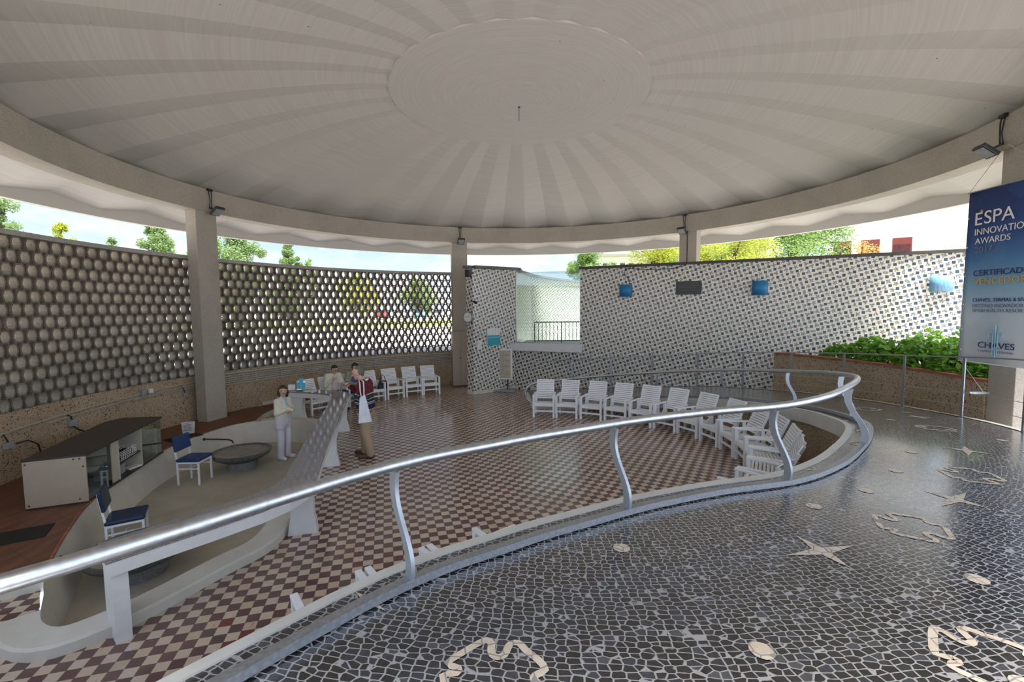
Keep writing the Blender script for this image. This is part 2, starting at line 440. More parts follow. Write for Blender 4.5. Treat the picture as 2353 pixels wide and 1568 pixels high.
# outdoors
M['paving'] = grainy('pale_paving', (.50, .47, .43), (.64, .61, .57), 12, patch=.15)
m = Mat('lawn', rough=.9); n = m.noise(3, 5, .7); m.color(m.ramp(n, [(.3, (.10, .17, .03)), (.7, (.27, .36, .09))])); M['lawn'] = m.m
M['asphalt'] = grainy('asphalt', (.16, .16, .17), (.24, .24, .25), 8)
def leaf(name, a, b, c2, tr=.35):
    m = Mat(name, rough=.5)
    g = m.node('ShaderNodeNewGeometry'); r1 = E(m.t, g.outputs['Random Per Island'])
    m.color(m.ramp(r1, [(0, a), (.6, b), (1, c2)]))
    t = m.t; td = m.node('ShaderNodeBsdfTranslucent'); td.inputs[0].default_value = (*c2, 1)
    mx = m.node('ShaderNodeMixShader'); mx.inputs[0].default_value = tr
    out = [n for n in t.nodes if n.type == 'OUTPUT_MATERIAL'][0]
    t.links.new(m.p.outputs[0], mx.inputs[1]); t.links.new(td.outputs[0], mx.inputs[2]); t.links.new(mx.outputs[0], out.inputs[0])
    return m.m
M['leaf_hedge'] = leaf('hydrangea_leaf', (.05, .17, .025), (.13, .34, .04), (.30, .54, .07))
M['leaf_green'] = leaf('tree_leaf', (.07, .15, .03), (.15, .27, .06), (.30, .42, .12))
M['leaf_pale'] = leaf('poplar_leaf', (.10, .18, .06), (.20, .31, .12), (.36, .46, .20))
M['leaf_yellow'] = leaf('yellow_leaf', (.20, .27, .02), (.38, .44, .04), (.56, .57, .10))
M['leaf_orange'] = leaf('orange_leaf', (.40, .20, .05), (.58, .33, .08), (.70, .50, .18))
M['bark'] = plain('bark', (.10, .075, .055), .9, var=.3)
M['soil'] = plain('soil', (.05, .035, .025), .95, var=.3)
M['facade'] = plain('pale_facade', (.82, .81, .80), .8, var=.03, scale=.6)
M['redframe'] = plain('dark_red_frame', (.20, .035, .03), .6)
M['redpane'] = plain('red_curtain_pane', (.09, .018, .018), .25, var=.5, scale=2)
M['darkglass'] = plain('dark_pane', (.03, .035, .04), .12)
# ------------------------------------------------------------------ plan data (metres, ring centre = origin, lower floor z = 0)
OC = (0.57, -0.58)          # common centre of the screen wall and the ramp
RS = 8.71                   # inner radius of the screen wall
RB0, RB1, ZB0, ZB1 = 7.536, 7.95, 5.06, 5.583   # ring beam
KA = [-134, -128, -122, -116, -110, -104, -98, -92, -86, -78, -69, -60, -51, -42, -30, -18, -5, 15, 35, 55, 75, 95]
KR = [12.709, 11.468, 10.228, 8.987, 7.747, 6.224, 5.562, 5.177, 4.926, 4.775, 4.779, 4.713, 4.635, 4.607, 4.60, 4.50, 4.51, 4.37, 4.147, 4.007, 4.048, 4.126]
KZ = [1.19] * 13 + [1.176, 1.118, 1.033, .912, .75, .567, .378, .189, .004]
OR = (0.6, -0.6)
def herm(xs, ys, x):
    i = max(0, min(len(xs) - 2, int(np.searchsorted(xs, x)) - 1))
    m = lambda k: (ys[min(k + 1, len(xs) - 1)] - ys[max(k - 1, 0)]) / (xs[min(k + 1, len(xs) - 1)] - xs[max(k - 1, 0)])
    h = xs[i + 1] - xs[i]; t = (x - xs[i]) / h
    return (2*t**3 - 3*t**2 + 1) * ys[i] + (t**3 - 2*t**2 + t) * h * m(i) + (-2*t**3 + 3*t**2) * ys[i+1] + (t**3 - t**2) * h * m(i + 1)
def zr(a): return max(0.0, min(1.19, herm(KA, KZ, max(-134, min(95, a)))))
def strip(a, off=0.0, dz=0.0):
    'point on the steel strip line at polar angle a; off > 0 goes towards the hall'
    f = lambda b: Vector((OR[0] + herm(KA, KR, b) * math.cos(R(b)), OR[1] + herm(KA, KR, b) * math.sin(R(b)), 0))
    t = f(a + .2) - f(a - .2); t.normalize(); n = Vector((-t.y, t.x, 0))
    p = f(a) + n * off; p.z = zr(a) + dz
    return p
def polar(a, r, z): return Vector((OR[0] + r * math.cos(R(a)), OR[1] + r * math.sin(R(a)), z))
def frange(a, b, n): return [a + (b - a) * i / n for i in range(n + 1)]

# pit outline (top inner edge), counter-clockwise seen from above
PIT = [(-4.85, -4.61), (-4.60, -4.86), (-4.40, -5.08), (-4.22, -5.24), (-4.02, -5.30), (-3.88, -5.20), (-3.68, -4.90), (-3.39, -4.24), (-3.24, -3.95), (-3.22, -3.70), (-3.30, -3.30), (-3.42, -2.85),
       (-3.75, -1.6), (-4.15, -.2), (-4.48, .8), (-4.68, 1.3), (-4.95, 1.62), (-5.37, 1.83), (-5.80, 1.86), (-6.20, 1.78), (-6.50, 1.52), (-6.70, 1.1), (-6.80, .5), (-6.81, -.2),
       (-6.70, -.95), (-6.50, -1.62), (-6.22, -2.35), (-5.90, -3.05), (-5.48, -3.72), (-5.15, -4.2)]
def smooth_loop(P, k=3):
    n = len(P); out = []
    for i in range(n):
        p0, p1, p2, p3 = [Vector(P[(i + j) % n]) for j in (-1, 0, 1, 2)]
        for q in range(k):
            t = q / k
            out.append(tuple(.5 * ((2 * p1) + (p2 - p0) * t + (2 * p0 - 5 * p1 + 4 * p2 - p3) * t * t + (-p0 + 3 * p1 - 3 * p2 + p3) * t ** 3)))
    return out
def offset_loop(P, d):
    n = len(P); out = []
    for i in range(n):
        t = (Vector(P[(i + 1) % n]) - Vector(P[i - 1])).normalized()
        dd = d[i] if hasattr(d, '__len__') else d
        out.append((P[i][0] + t.y * dd, P[i][1] - t.x * dd))
    return out
PITS = smooth_loop(PIT, 3)
def fill(outer, holes, z, name, mat):
    bm = bmesh.new(); eds = []
    for loop in [outer] + holes:
        vs = [bm.verts.new((p[0], p[1], z)) for p in loop]
        eds += [bm.edges.new((vs[i], vs[(i + 1) % len(vs)])) for i in range(len(vs))]
    bmesh.ops.triangle_fill(bm, edges=eds, use_beauty=True, use_dissolve=False)
    bmesh.ops.recalc_face_normals(bm, faces=bm.faces)
    for f in bm.faces:
        if f.normal.z < 0: f.normal_flip()
    me = bpy.data.meshes.new(name); bm.to_mesh(me); bm.free(); me.materials.append(mat)
    return link(bpy.data.objects.new(name, me))
# lower floor
outer = [(OC[0] + (RS + .05) * math.cos(R(a)), OC[1] + (RS + .05) * math.sin(R(a))) for a in range(0, 360, 3)]
structure(fill(outer, [offset_loop(PITS, .03)], 0.0, 'floor', M['checker']))
# pit: floor, wall and rim
structure(fill(offset_loop(PITS, -.10), [], -.40, 'floor_pit', M['pitfloor']))
mb = MB(); n = len(PITS); lo = offset_loop(PITS, -.12)
mb.add([(*p, .10) for p in PITS] + [(*p, -.41) for p in lo], [(i, (i + 1) % n, n + (i + 1) % n, n + i) for i in range(n)])
structure(mb.build('wall_pit', M['plaster'], smooth=True))
i0, i1 = 2 * 3, 19 * 3
seg = PITS[i0:i1 + 1]; wid = [.30 + .0 * i for i in range(len(seg))]
full_off = offset_loop(PITS, .27)[i0:i1 + 1]; o2 = offset_loop(PITS, .25)[i0:i1 + 1]
mb = MB(); k = len(seg)
rows = [[(*p, .02) for p in seg], [(*p, .105) for p in seg], [(*p, .105) for p in o2], [(*p, .085) for p in full_off], [(*p, -.02) for p in full_off]]
mb.add([p for r_ in rows for p in r_], [(j * k + i, j * k + i + 1, (j + 1) * k + i + 1, (j + 1) * k + i) for j in range(4) for i in range(k - 1)]
       + [tuple(j * k for j in range(5)), tuple(j * k + k - 1 for j in range(5))[::-1]])
structure(mb.build('trim_pit', M['plaster'], auto=22))
# raised terracotta deck between pit and screen wall
edge = [p for p in PITS[19 * 3:] + PITS[:1]]
edge = [(-6.56, 3.2), (-6.50, 2.4)] + edge[1:]
wall = [(OC[0] + (RS + .02) * math.cos(R(a)), OC[1] + (RS + .02) * math.sin(R(a))) for a in frange(213, 153, 24)]
poly = edge + [(-5.1, -4.80)] + wall
mb = MB(); mb.m = 1; mb.prism(poly, -.02, .12, top=False); mb.m = 0; mb.prism(poly, .12, .121, bot=False, sides=False)
structure(mb.build('floor_deck', [M['terracotta'], M['plaster']]))
mb = MB(); pts = [(p[0], p[1], .115) for p in offset_loop(PITS, .02)[19 * 3 + 4:]]
mb.tube(pts, .018, 6); structure(mb.build('trim_deck', M['brick']))

# ------------------------------------------------------------------ ramp
def ring_strip(name, rows, mat, smooth=False):
    'rows = list of point lists of equal length'
    mb = MB(); k = len(rows[0])
    mb.add([p for r_ in rows for p in r_], [(j * k + i, j * k + i + 1, (j + 1) * k + i + 1, (j + 1) * k + i) for j in range(len(rows) - 1) for i in range(k - 1)])
    return mb.build(name, mat, smooth=smooth)
AN = frange(-131, 93, 170)
CURB = .206
def r_out(a):
    if a > 25: return min(6.40, 5.99 / math.cos(R(a - 65.3)))
    return 6.40 if a > -35 else 6.40 + 5.2 * min(1, (-35 - a) / 45.0)
mb = MB(); nr = 7; k = len(AN); P = []; UV = []
for j in range(nr + 1):
    for a in AN:
        p = strip(a, CURB - .02); q = polar(a, r_out(a), zr(a)); t = (j / nr)
        s = p.lerp(q, t); s.z = zr(a)
        P.append(s); UV.append((R(a) * 5.4, math.hypot(s.x - OR[0], s.y - OR[1])))
F = [(j * k + i, j * k + i + 1, (j + 1) * k + i + 1, (j + 1) * k + i) for j in range(nr) for i in range(k - 1)]
mb.add(P, F, [[UV[q] for q in f] for f in F])
ramp = mb.build('floor_ramp', M['mosaic'], smooth=True); structure(ramp)
for p in ramp.data.polygons:
    if p.normal.z < 0: ramp.data.flip_normals(); break
# white curb and the pebble wall under it
c0 = [strip(a, CURB - .025) for a in AN]; c1 = [strip(a, CURB + .045) for a in AN]
U = lambda L, dz: [Vector((p.x, p.y, max(-.01, p.z + dz))) for p in L]
structure(ring_strip('trim_curb', [U(c0, -.03), U(c0, .012), U(c1, .012), U(c1, -.21), U(c0, -.21)], M['plaster']))
structure(ring_strip('wall_ramp', [U(c0, -.20), [Vector((p.x, p.y, -.02)) for p in c0]], M['pebble']))
# white line along the outer edge and the skirt under it
o0 = [polar(a, r_out(a) - .02, zr(a)) for a in AN]; o1 = [polar(a, r_out(a) + .07, zr(a)) for a in AN]
structure(ring_strip('trim_ramp', [U(o0, .008), U(o1, .008), [Vector((p.x, p.y, -.02)) for p in o1]], M['plaster']))
ga = frange(60, -60, 50)
structure(ring_strip('floor_gutter', [[polar(a, 6.44, zr(a) - .35) for a in ga], [polar(a, 7.2, zr(a) - .35) for a in ga]], M['paving']))
a0 = 93
mb = MB(); mb.bar(strip(a0, CURB + .08, .008), polar(a0, 6.25, .012), .10, .03); structure(mb.build('trim_ramp_foot', M['plaster']))
# limestone figures set into the mosaic
def inlay_poly(name, pts, closed_line=0.0):
    'pts are (angle, radius); closed_line > 0 draws an outline of that width instead of a filled figure'
    mb = MB()
    if closed_line:
        L = smooth_loop([tuple(polar(a, r_, 0).xy) for a, r_ in pts], 2); n = len(L)
        A_, B_ = offset_loop(L, closed_line / 2), offset_loop(L, -closed_line / 2)
        z_ = zr(sum(a for a, r_ in pts) / len(pts)); zf_ = lambda p: zr(math.degrees(math.atan2(p[1] - OR[1], p[0] - OR[0]))) + .003
        mb.add([(*p, zf_(p)) for p in A_] + [(*p, zf_(p)) for p in B_], [(i, (i + 1) % n, n + (i + 1) % n, n + i) for i in range(n)])
    else:
        L = [polar(a, r_, zr(a) + .003) for a, r_ in pts]; c = sum(L, Vector()) / len(L)
        mb.add([c] + L, [(0, i + 1, (i + 1) % len(L) + 1) for i in range(len(L))])
    o = mb.build(name, M['inlay'], ramp)
    return o
def comb(a, r0, rot=0.0, s=1.0):
    half = [(-.165, -.012), (-.22, -.035), (-.17, -.104), (-.108, -.173), (-.076, -.195), (-.05, -.177), (-.044, -.138), (-.03, -.107), (-.006, -.098), (.022, -.114), (.031, -.153), (.044, -.188), (.082, -.193), (.117, -.153), (.177, -.102), (.21, -.050), (.17, -.015)]
    base = half + [(x, -y) for x, y in half[::-1]]
    c, s_ = math.cos(rot), math.sin(rot)
    inlay_poly('comb_inlay', [(a + math.degrees((x * c - y * s_) * s / r0), r0 + (x * s_ + y * c) * s) for x, y in base], .036 * max(.6, s))
def star(a, r0, L=.20, rot=0.0):
    P = []
    for k in range(8):
        t = rot + PI / 4 * k; q = L * (1.0 if k % 2 == 0 else .26) * (1.25 if k % 4 == 0 else 1)
        P.append((a + math.degrees(q * math.cos(t) / r0), r0 + q * math.sin(t)))
    inlay_poly('star_inlay', P)
def disc(a, r0, q=.055):
    inlay_poly('disc_inlay', [(a + math.degrees(q * math.cos(t) / r0), r0 + q * math.sin(t)) for t in [2 * PI * k / 14 for k in range(14)]])
for a, r0, ro in ((-97.55, 6.58, 0), (-78.5, 6.60, .2), (-69.0, 5.63, .1), (-51.8, 5.48, .2), (-38, 6.1, 0), (-25.9, 5.42, .3), (-4, 5.5, 0), (22.7, 4.75, .2), (-60, 6.35, .4)): comb(a, r0, ro)
for a, r0 in ((-78.1, 5.69), (-60.3, 5.55), (-41.0, 5.43), (-14, 5.7), (8, 5.3), (-88, 7.4)): star(a, r0)
for a, r0 in ((-90.87, 5.51), (-86.98, 6.41), (-72.5, 5.16), (-64.75, 5.12), (-72.6, 6.16), (-56.1, 5.04), (-46.5, 5.0), (-31.2, 5.89), (-20, 5.1), (-8, 5.9), (30, 5.2)): disc(a, r0)
for a in (-104.5, -36, -63): star(a, herm(KA, KR, a) - .10, .11, .4)
for a in (-47, -26): comb(a, herm(KA, KR, a) - .08, .3, .36)

# ------------------------------------------------------------------ screen wall of hollow hexagonal blocks
A0, A1 = 108.5, 216.0
structure(MB().arc(OC, RS, RS + .25, A0, A1, -.05, 1.19, 80).build('wall_left', M['pebble'], auto=40))
structure(MB().arc(OC, RS - .05, RS + .27, A0, A1, 3.965, 4.045, 80).build('trim_screen', M['coping'], auto=40))
rows_n, zt0, zt1 = 13, 1.19, 3.965; ph = (zt1 - zt0) / rows_n; pa = 1.495
outl = [(-.066, -1), (.066, -1), (.099, -.28), (.099, .28), (.066, 1), (-.066, 1), (-.099, .28), (-.099, -.28)]
inl = [(-.052, -.86), (.052, -.86), (.082, -.24), (.082, .24), (.052, .86), (-.052, .86), (-.082, .24), (-.082, -.24)]
V = []; F = []; rnd = random.Random(3)
for j in range(rows_n):
    zc = zt0 + ph * (j + .5)
    for i in range(int((A1 - A0) / pa) + 1):
        a = A0 + pa * (i + (.5 if j % 2 else .0)) + .3
        if a > A1: continue
        a += rnd.uniform(-.04, .04); dz = 0.0; dr = rnd.uniform(-.006, .006); b = len(V)
        for (L, r_, sc_) in ((outl, RS + dr, 1.0), (inl, RS + dr, .90), (inl, RS + .02, .88), (inl, RS + .18, 1.0), (outl, RS + .18, 1.0)):
            for s_, h in L:
                t = R(a) + s_ * sc_ / RS
                V.append((OC[0] + r_ * math.cos(t), OC[1] + r_ * math.sin(t), zc + dz + h * ph / 2 * (sc_ if L is inl else 1.004)))
        for g in range(4):
            for q in range(8): F.append((b + g * 8 + q, b + g * 8 + (q + 1) % 8, b + g * 8 + 8 + (q + 1) % 8, b + g * 8 + 8 + q))
        for q in range(8): F.append((b + 32 + q, b + 32 + (q + 1) % 8, b + (q + 1) % 8, b + q))
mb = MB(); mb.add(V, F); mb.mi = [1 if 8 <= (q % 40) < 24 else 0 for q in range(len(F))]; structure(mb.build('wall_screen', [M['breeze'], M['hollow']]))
mb = MB(); mb.arc(OC, RS - .03, RS, 135.5, 152, .115, .21, 30); structure(mb.build('baseboard_left', M['plaster']))
mb = MB(); mb.arc(OC, RS - .20, RS, 135.5, 152, -.01, .11, 30); structure(mb.build('baseboard_step', M['terracotta']))

# ------------------------------------------------------------------ tiled walls
def wall_uv(name, pts, z0, z1, th, mat, cap=True, u0=0.0):
    'vertical wall along a plan polyline, facing the left-hand side normal; UVs in metres'
    mb = MB(); u = u0
    for i in range(len(pts) - 1):
        a, b = Vector((*pts[i], 0)), Vector((*pts[i + 1], 0)); L = (b - a).length; d = (b - a).normalized(); nrm = Vector((-d.y, d.x, 0)) * th
        za0, zb0 = (z0, z0); za1, zb1 = (z1, z1)
        vs = [(a.x, a.y, z0), (b.x, b.y, z0), (b.x, b.y, z1), (a.x, a.y, z1), (a.x + nrm.x, a.y + nrm.y, z0), (b.x + nrm.x, b.y + nrm.y, z0), (b.x + nrm.x, b.y + nrm.y, z1), (a.x + nrm.x, a.y + nrm.y, z1)]
        fr = [(u, z0), (u + L, z0), (u + L, z1), (u, z1)]
        en = [(u, z0), (u + th, z0), (u + th, z1), (u, z1)]
        mb.add(vs, [(0, 1, 2, 3), (5, 4, 7, 6), (3, 2, 6, 7), (4, 0, 3, 7), (1, 5, 6, 2)], [fr, fr, fr, en, en])
        u += L
    return mb.build(name, mat, fix=True)
wl = lambda x: (x, 6.31 - .4607 * x)
structure(wall_uv('wall_right', [wl(1.98), wl(11.5)], -.02, 3.93, .22, M['azulejo'], u0=0))
structure(wall_uv('wall_right_low', [wl(-.10), wl(1.98)], -.02, 1.34, .22, M['azulejo'], u0=-2.29))
dv = Vector((.908, -.418, 0)); nv = Vector((.418, .908, 0))
P3 = lambda x, off=0, z=0: Vector((x, 6.31 - .4607 * x, z)) + nv * off
mb = MB(); mb.bar(P3(1.96, .10, 3.965), P3(11.5, .10, 3.965), .32, .075); structure(mb.build('trim_tiled', M['dark_cap']))
mb = MB(); mb.bar(P3(-.35, .02, 1.45), P3(2.03, .02, 1.45), .42, .25); structure(mb.build('trim_sill', M['counterwhite'], bevel=.012))
mb = MB(); mb.bar(P3(.45, -.01, .05), P3(1.0, -.01, .05), .03, .12); structure(mb.build('baseboard_right', M['plaster']))
# glazed opening
mb = MB(); mb.bar(P3(-.06, .06, 2.74), P3(1.97, .06, 2.74), .012, 2.34); win = mb.build('window_1', M['glass']); structure(win)
mb = MB()
for x_ in (-.06, 1.97): mb.bar(P3(x_, .06, 1.575), P3(x_, .06, 3.93), .05, .04, up=dv)
mb.bar(P3(-.06, .06, 1.59), P3(1.97, .06, 1.59), .05, .035)
mb.build('window_frame', M['steel'], win)
# tiled return wall beside the glass: pier, inner part and its run outside
back = [(-1.62, 5.57), (-1.40, 5.42), (-.04, 6.38)]
structure(wall_uv('wall_back', back, -.02, 4.0, .20, M['azulejo'], u0=.4))
structure(wall_uv('wall_outside', [(-.04, 6.38), (.05, 7.5), (.62, 9.6), (1.7, 11.9), (3.3, 14.6), (6.0, 18.0)], 1.1, 4.0, .2, M['azulejo'], u0=2.3))
mb = MB()
L = [(-1.62, 5.60), (-1.40, 5.46), (-.04, 6.42), (.05, 7.5), (.62, 9.6), (1.7, 11.9), (3.3, 14.6), (6.0, 18.0)]
for i in range(len(L) - 1): mb.bar((*L[i], 4.04), (*L[i + 1], 4.04), .34, .085)
structure(mb.build('trim_return', M['grey_cap']))
mb = MB()
for i in range(2): mb.bar((back[i][0], back[i][1] - .005, .05), (back[i + 1][0] + .004, back[i + 1][1] - .005, .05), .025, .11)
structure(mb.build('baseboard_back', M['plaster']))

# ------------------------------------------------------------------ columns, ring beam, folded roof
structure(MB().arc((0, 0), RB0, RB1, 0, 360, ZB0, ZB1, 160).build('trim_ring_beam', M['concrete'], auto=40))
for i, (a, zb) in enumerate(((165.6, .121), (105.4, 0.0), (45.3, 1.1), (-16.2, .6))):
    mb = MB(); u = Vector((math.cos(R(a)), math.sin(R(a)), 0)); t = Vector((-u.y, u.x, 0))
    c = u * (RB0 + .155); Mx = Matrix((u, t, Vector((0, 0, 1)))).transposed()
    mb.box((c.x, c.y, (zb + ZB0) / 2), (.30, .545, ZB0 - zb), Mx)
    structure(mb.build('column', M['concrete'], bevel=.008))
def zroof(r): return 6.69 - .119 * max(0.0, r - 2.35) ** 1.35
def amp(r): return .035 + .12 * max(0, (r - 2.35) / 7.2)
rr = [2.35, 2.8, 3.4, 4.1, 4.8, 5.5, 6.2, 6.8, 7.3, 7.75, 8.3, 8.9, 9.5]
mb = MB(); P = []; nA = 60
for lay in (0, 1):
    for r_ in rr:
        for k in range(nA):
            a = R(3.5 + 6 * k)
            P.append((r_ * math.cos(a), r_ * math.sin(a), zroof(r_) + (amp(r_) if k % 2 else 0) + .10 * lay + (.012 if 7.2 < r_ < 8 else .012)))
q = len(rr)
F = [(l * q * nA + j * nA + k, l * q * nA + j * nA + (k + 1) % nA, l * q * nA + (j + 1) * nA + (k + 1) % nA, l * q * nA + (j + 1) * nA + k) for l in (0, 1) for j in range(q - 1) for k in range(nA)]
mb.add(P, F); structure(mb.build('ceiling', M['roof'], fix=False))
mb = MB(); mb.lathe([(0.001, 6.70), (2.40, 6.70), (2.40, 6.84), (.001, 6.84)], 90); structure(mb.build('ceiling_hub', M['roof']))
structure(MB().arc((0, 0), 9.46, 9.60, 0, 360, 4.86, 5.24, 160).build('trim_eave', M['roof'], auto=40))
o = MB().tube([(0, .34, 6.70), (0, .34, 6.44)], .006, 6).sphere((0, .34, 6.70), .03, 8, 6, (1, 1, .4)).build('ceiling_rod', M['darkmetal'])
tag(o, 'thin metal rod hanging from the middle of the domed ceiling', 'hook')

# ------------------------------------------------------------------ ground outside
def ground(r0, r1, a0, a1, z, name, mat, n=48):
    o = MB().lathe([(r0, z), (r1, z)], n, (OC[0], OC[1], 0), R(a0), R(a1)).build(name, mat)
    for p in o.data.polygons:
        if p.normal.z < 0: o.data.flip_normals(); break
    return structure(o)
ground(8.93, 33, -60, 122, 1.15, 'floor_paving', M['paving'], 60)
ground(8.93, 33, 122, 220, 1.145, 'floor_yard', M['paving'], 40)
ground(8.3, 40, 219, 301, 1.15, 'floor_forecourt', M['paving'], 40)
ground(33, 57, 20, 230, 1.13, 'floor_lawn', M['lawn'], 60)
ground(57, 240, 20, 230, 1.12, 'floor_carpark', M['paving'], 60)
structure(fill([(-.02, 6.6), (2.0, 5.62), (11.4, 1.3), (9.6, 4.2), (7.2, 6.9), (4.5, 8.4), (.4, 8.6)], [], 1.5, 'floor_terrace', M['paving']))
# ------------------------------------------------------------------ hand rail of the ramp
AR = frange(-129, 92, 180)
t = thing('ramp_handrail', 'curving silver tube handrail on wavy posts along the inner edge of the ramp', 'handrail', strip(-50))
org = t.location.copy()
pts = [strip(a, .15, .665) - org for a in AR]
e = strip(92, .15, .665) - org; d = (strip(92, .15, .665) - strip(91, .15, .665)).normalized()
pts += [e + d * .12 + Vector((0, 0, -.02)), e + d * .24 + Vector((0, 0, -.10)), e + d * .29 + Vector((0, 0, -.24)), e + d * .25 + Vector((0, 0, -.40)), e + d * .15 + Vector((0, 0, -.52)), e + d * .04 + Vector((0, 0, -.56))]
MB().tube(pts, .034, 14).build('rail_tube', M['steel'], t, smooth=True)
P = []; AS = frange(-129, 88, 220)
for a in AS:
    for off, dz in ((-.03, .012), (.03, .012), (.03, .058), (-.03, .058)): P.append(strip(a, off, dz) - org)
k = 4; F = [(i * 4 + j, i * 4 + (j + 1) % 4, i * 4 + 4 + (j + 1) % 4, i * 4 + 4 + j) for i in range(len(AS) - 1) for j in range(4)]
MB().add(P, F).build('base_rail', M['galv'], t, auto=40)
for a in (-116, -103, -89.2, -70.5, -48.2, -23.5, .5, 22.8, 45, 67):
    b = strip(a, .012, .03); i_ = strip(a, 1.0) - strip(a, 0); i_.z = 0; i_.normalize()
    mb = MB(); S = []
    for q in range(13):
        u = q / 12; off = .012 + .138 * (u * u * (3 - 2 * u)) - .035 * math.sin(2 * PI * u) * (1 - .2 * u)
        S.append(b + i_ * (off - .012) + Vector((0, 0, .60 * u)) - org)
    tg = Vector((-i_.y, i_.x, 0)); V = []
    for q, s in enumerate(S):
        wv = .036 - .004 * math.sin(PI * q / 12)
        for sx, sy in ((-1, -1), (1, -1), (1, 1), (-1, 1)): V.append(s + i_ * sx * wv + tg * sy * .012)
    F = [(j * 4 + h, j * 4 + (h + 1) % 4, j * 4 + 4 + (h + 1) % 4, j * 4 + 4 + h) for j in range(12) for h in range(4)] + [(3, 2, 1, 0), (48, 49, 50, 51)]
    o = mb.add(V, F).build('post', M['postpaint'], t, auto=50)
    MB().tube([S[-1], S[-1] + Vector((0, 0, .05))], .010, 8).build('stem', M['steel'], o)
# outer railing of flat bars and cables
t = thing('outer_railing', 'slim grey metal railing with two cables along the outer edge of the ramp', 'railing', polar(20, 6.38, zr(20)))
org = t.location.copy()
AO = frange(-34, 94, 90)
P = []
for a in AO:
    for dr, dz in ((-.028, .935), (.028, .935), (.028, .953), (-.028, .953)): P.append(polar(a, r_out(a) - .05 + dr, zr(a) + dz) - org)
F = [(i * 4 + j, i * 4 + (j + 1) % 4, i * 4 + 4 + (j + 1) % 4, i * 4 + 4 + j) for i in range(len(AO) - 1) for j in range(4)]
MB().add(P, F).build('top_rail', M['galv'], t)
for h in (.19, .39):
    MB().tube([polar(a, r_out(a) - .05, zr(a) + h) - org for a in AO], .0045, 6).build('cable', M['steel'], t)
for a in (-24, -12.5, -1.2, 11, 22.4, 33.7, 45, 56.2, 67.8, 79.5):
    p = polar(a, r_out(a) - .05, zr(a)) - org; u = Vector((math.cos(R(a)), math.sin(R(a)), 0))
    MB().bar(p, p + Vector((0, 0, .94)), .05, .014, up=u).build('post', M['galv'], t)
p = polar(-13.2, 6.38, zr(-13) + .40) - org
MB().bar(p, p + Vector((.28, -.02, 0)), .035, .035).build('bracket', M['galv'], t)

# ------------------------------------------------------------------ white slatted armchairs
def make_chair():
    t = thing('slatted_armchair', 'x', 'chair')
    W = .25
    for sx in (-1, 1):
        MB().box((sx * W, -.02, .265), (.048, .055, .53)).build('leg', M['white'], t)
        MB().bar((sx * W, .44, 0), (sx * W, .42, .53), .045, .05, up=(0, 1, 0)).build('leg', M['white'], t)
        MB().bar((sx * W, -.055, .545), (sx * W, .52, .535), .058, .03).build('arm', M['white'], t, bevel=.006)
        MB().bar((sx * .225, -.01, .325), (sx * .225, .46, .28), .03, .05).build('side_rail', M['white'], t)
    b = MB(); b.bar((-W, -.02, .16), (W, -.02, .16), .028, .036); b.build('stretcher', M['white'], t)
    b = MB(); b.bar((-W, -.02, .31), (W, -.02, .31), .028, .06); b.build('apron', M['white'], t)
    s = MB()
    for k in range(9):
        y = .01 + .052 * k; z = .352 - .045 * k / 8 - .012 * math.sin(PI * k / 8)
        s.box((0, y, z), (.45, .040, .016))
    s.build('seat', M['white'], t)
    s = MB(); bt, tp = Vector((0, .42, .31)), Vector((0, .66, .85)); d = (tp - bt).normalized()
    for sx in (-1, 1): s.bar(bt + Vector((sx * .215, 0, 0)), tp + Vector((sx * .215, 0, 0)), .03, .035, up=(0, 1, 0))
    nrm = Vector((0, -d.z, d.y))
    for k in range(11):
        c = bt + (tp - bt) * (.17 + .80 * k / 10) + nrm * .022
        s.bar(c - Vector((.225, 0, 0)), c + Vector((.225, 0, 0)), .016, .037, up=d)
    s.build('backrest', M['white'], t)
    for sx in (-1, 1): MB().bar((sx * .225, .24, .27), (sx * .225, .50, .48), .022, .03).build('back_brace', M['white'], t)
    return t
chair0 = make_chair(); chair_used = [False]
def chair(x, y, ang, label, group):
    'x, y = middle between the front legs; ang = direction of the front edge in degrees (from image left to right)'
    t = chair0 if not chair_used[0] else copy_tree(chair0); chair_used[0] = True
    t.location = (x, y, 0); t.rotation_euler = (0, 0, R(ang)); tag(t, label, 'chair', group)
    return t
ordn = ['first', 'second', 'third', 'fourth', 'fifth', 'sixth', 'seventh', 'eighth', 'ninth', 'tenth', 'eleventh', 'twelfth', 'thirteenth', 'fourteenth']
RC = [(.60, 2.33, -9), (1.16, 2.21, -17), (1.73, 2.0, -27), (2.26, 1.72, -33), (2.76, 1.38, -40), (3.20, 1.01, -48), (3.53, .54, -63), (3.75, -.02, -76), (3.84, -.60, -90)]
for k, a in enumerate((-10, -20, -30, -40, -50.4)):
    RC.append((OR[0] + 3.26 * math.cos(R(a)), OR[1] + 3.26 * math.sin(R(a)), a - 90))
for k, (x, y, a) in enumerate(RC):
    lab = f'white slatted armchair, {ordn[k]} from the foot of the ramp in the curved row'
    chair(x, y, a, lab, 'armchairs in the curved row below the ramp')
d = Vector((.785, .62)); A = Vector((-1.14, -5.18))
for k, nm in ((0, 'white slatted armchair below the near curb, arm ends showing left of a wavy post'), (1, 'white slatted armchair nearest the camera, its lone arm end showing over the curb'), (-1, 'white slatted armchair below the near curb, one arm end behind a wavy post')):
    p = A - d * (.585 * k) + Vector((-.62, .785)) * .10
    chair(p.x, p.y, 180 + 38.3, nm, 'armchairs below the near curb')
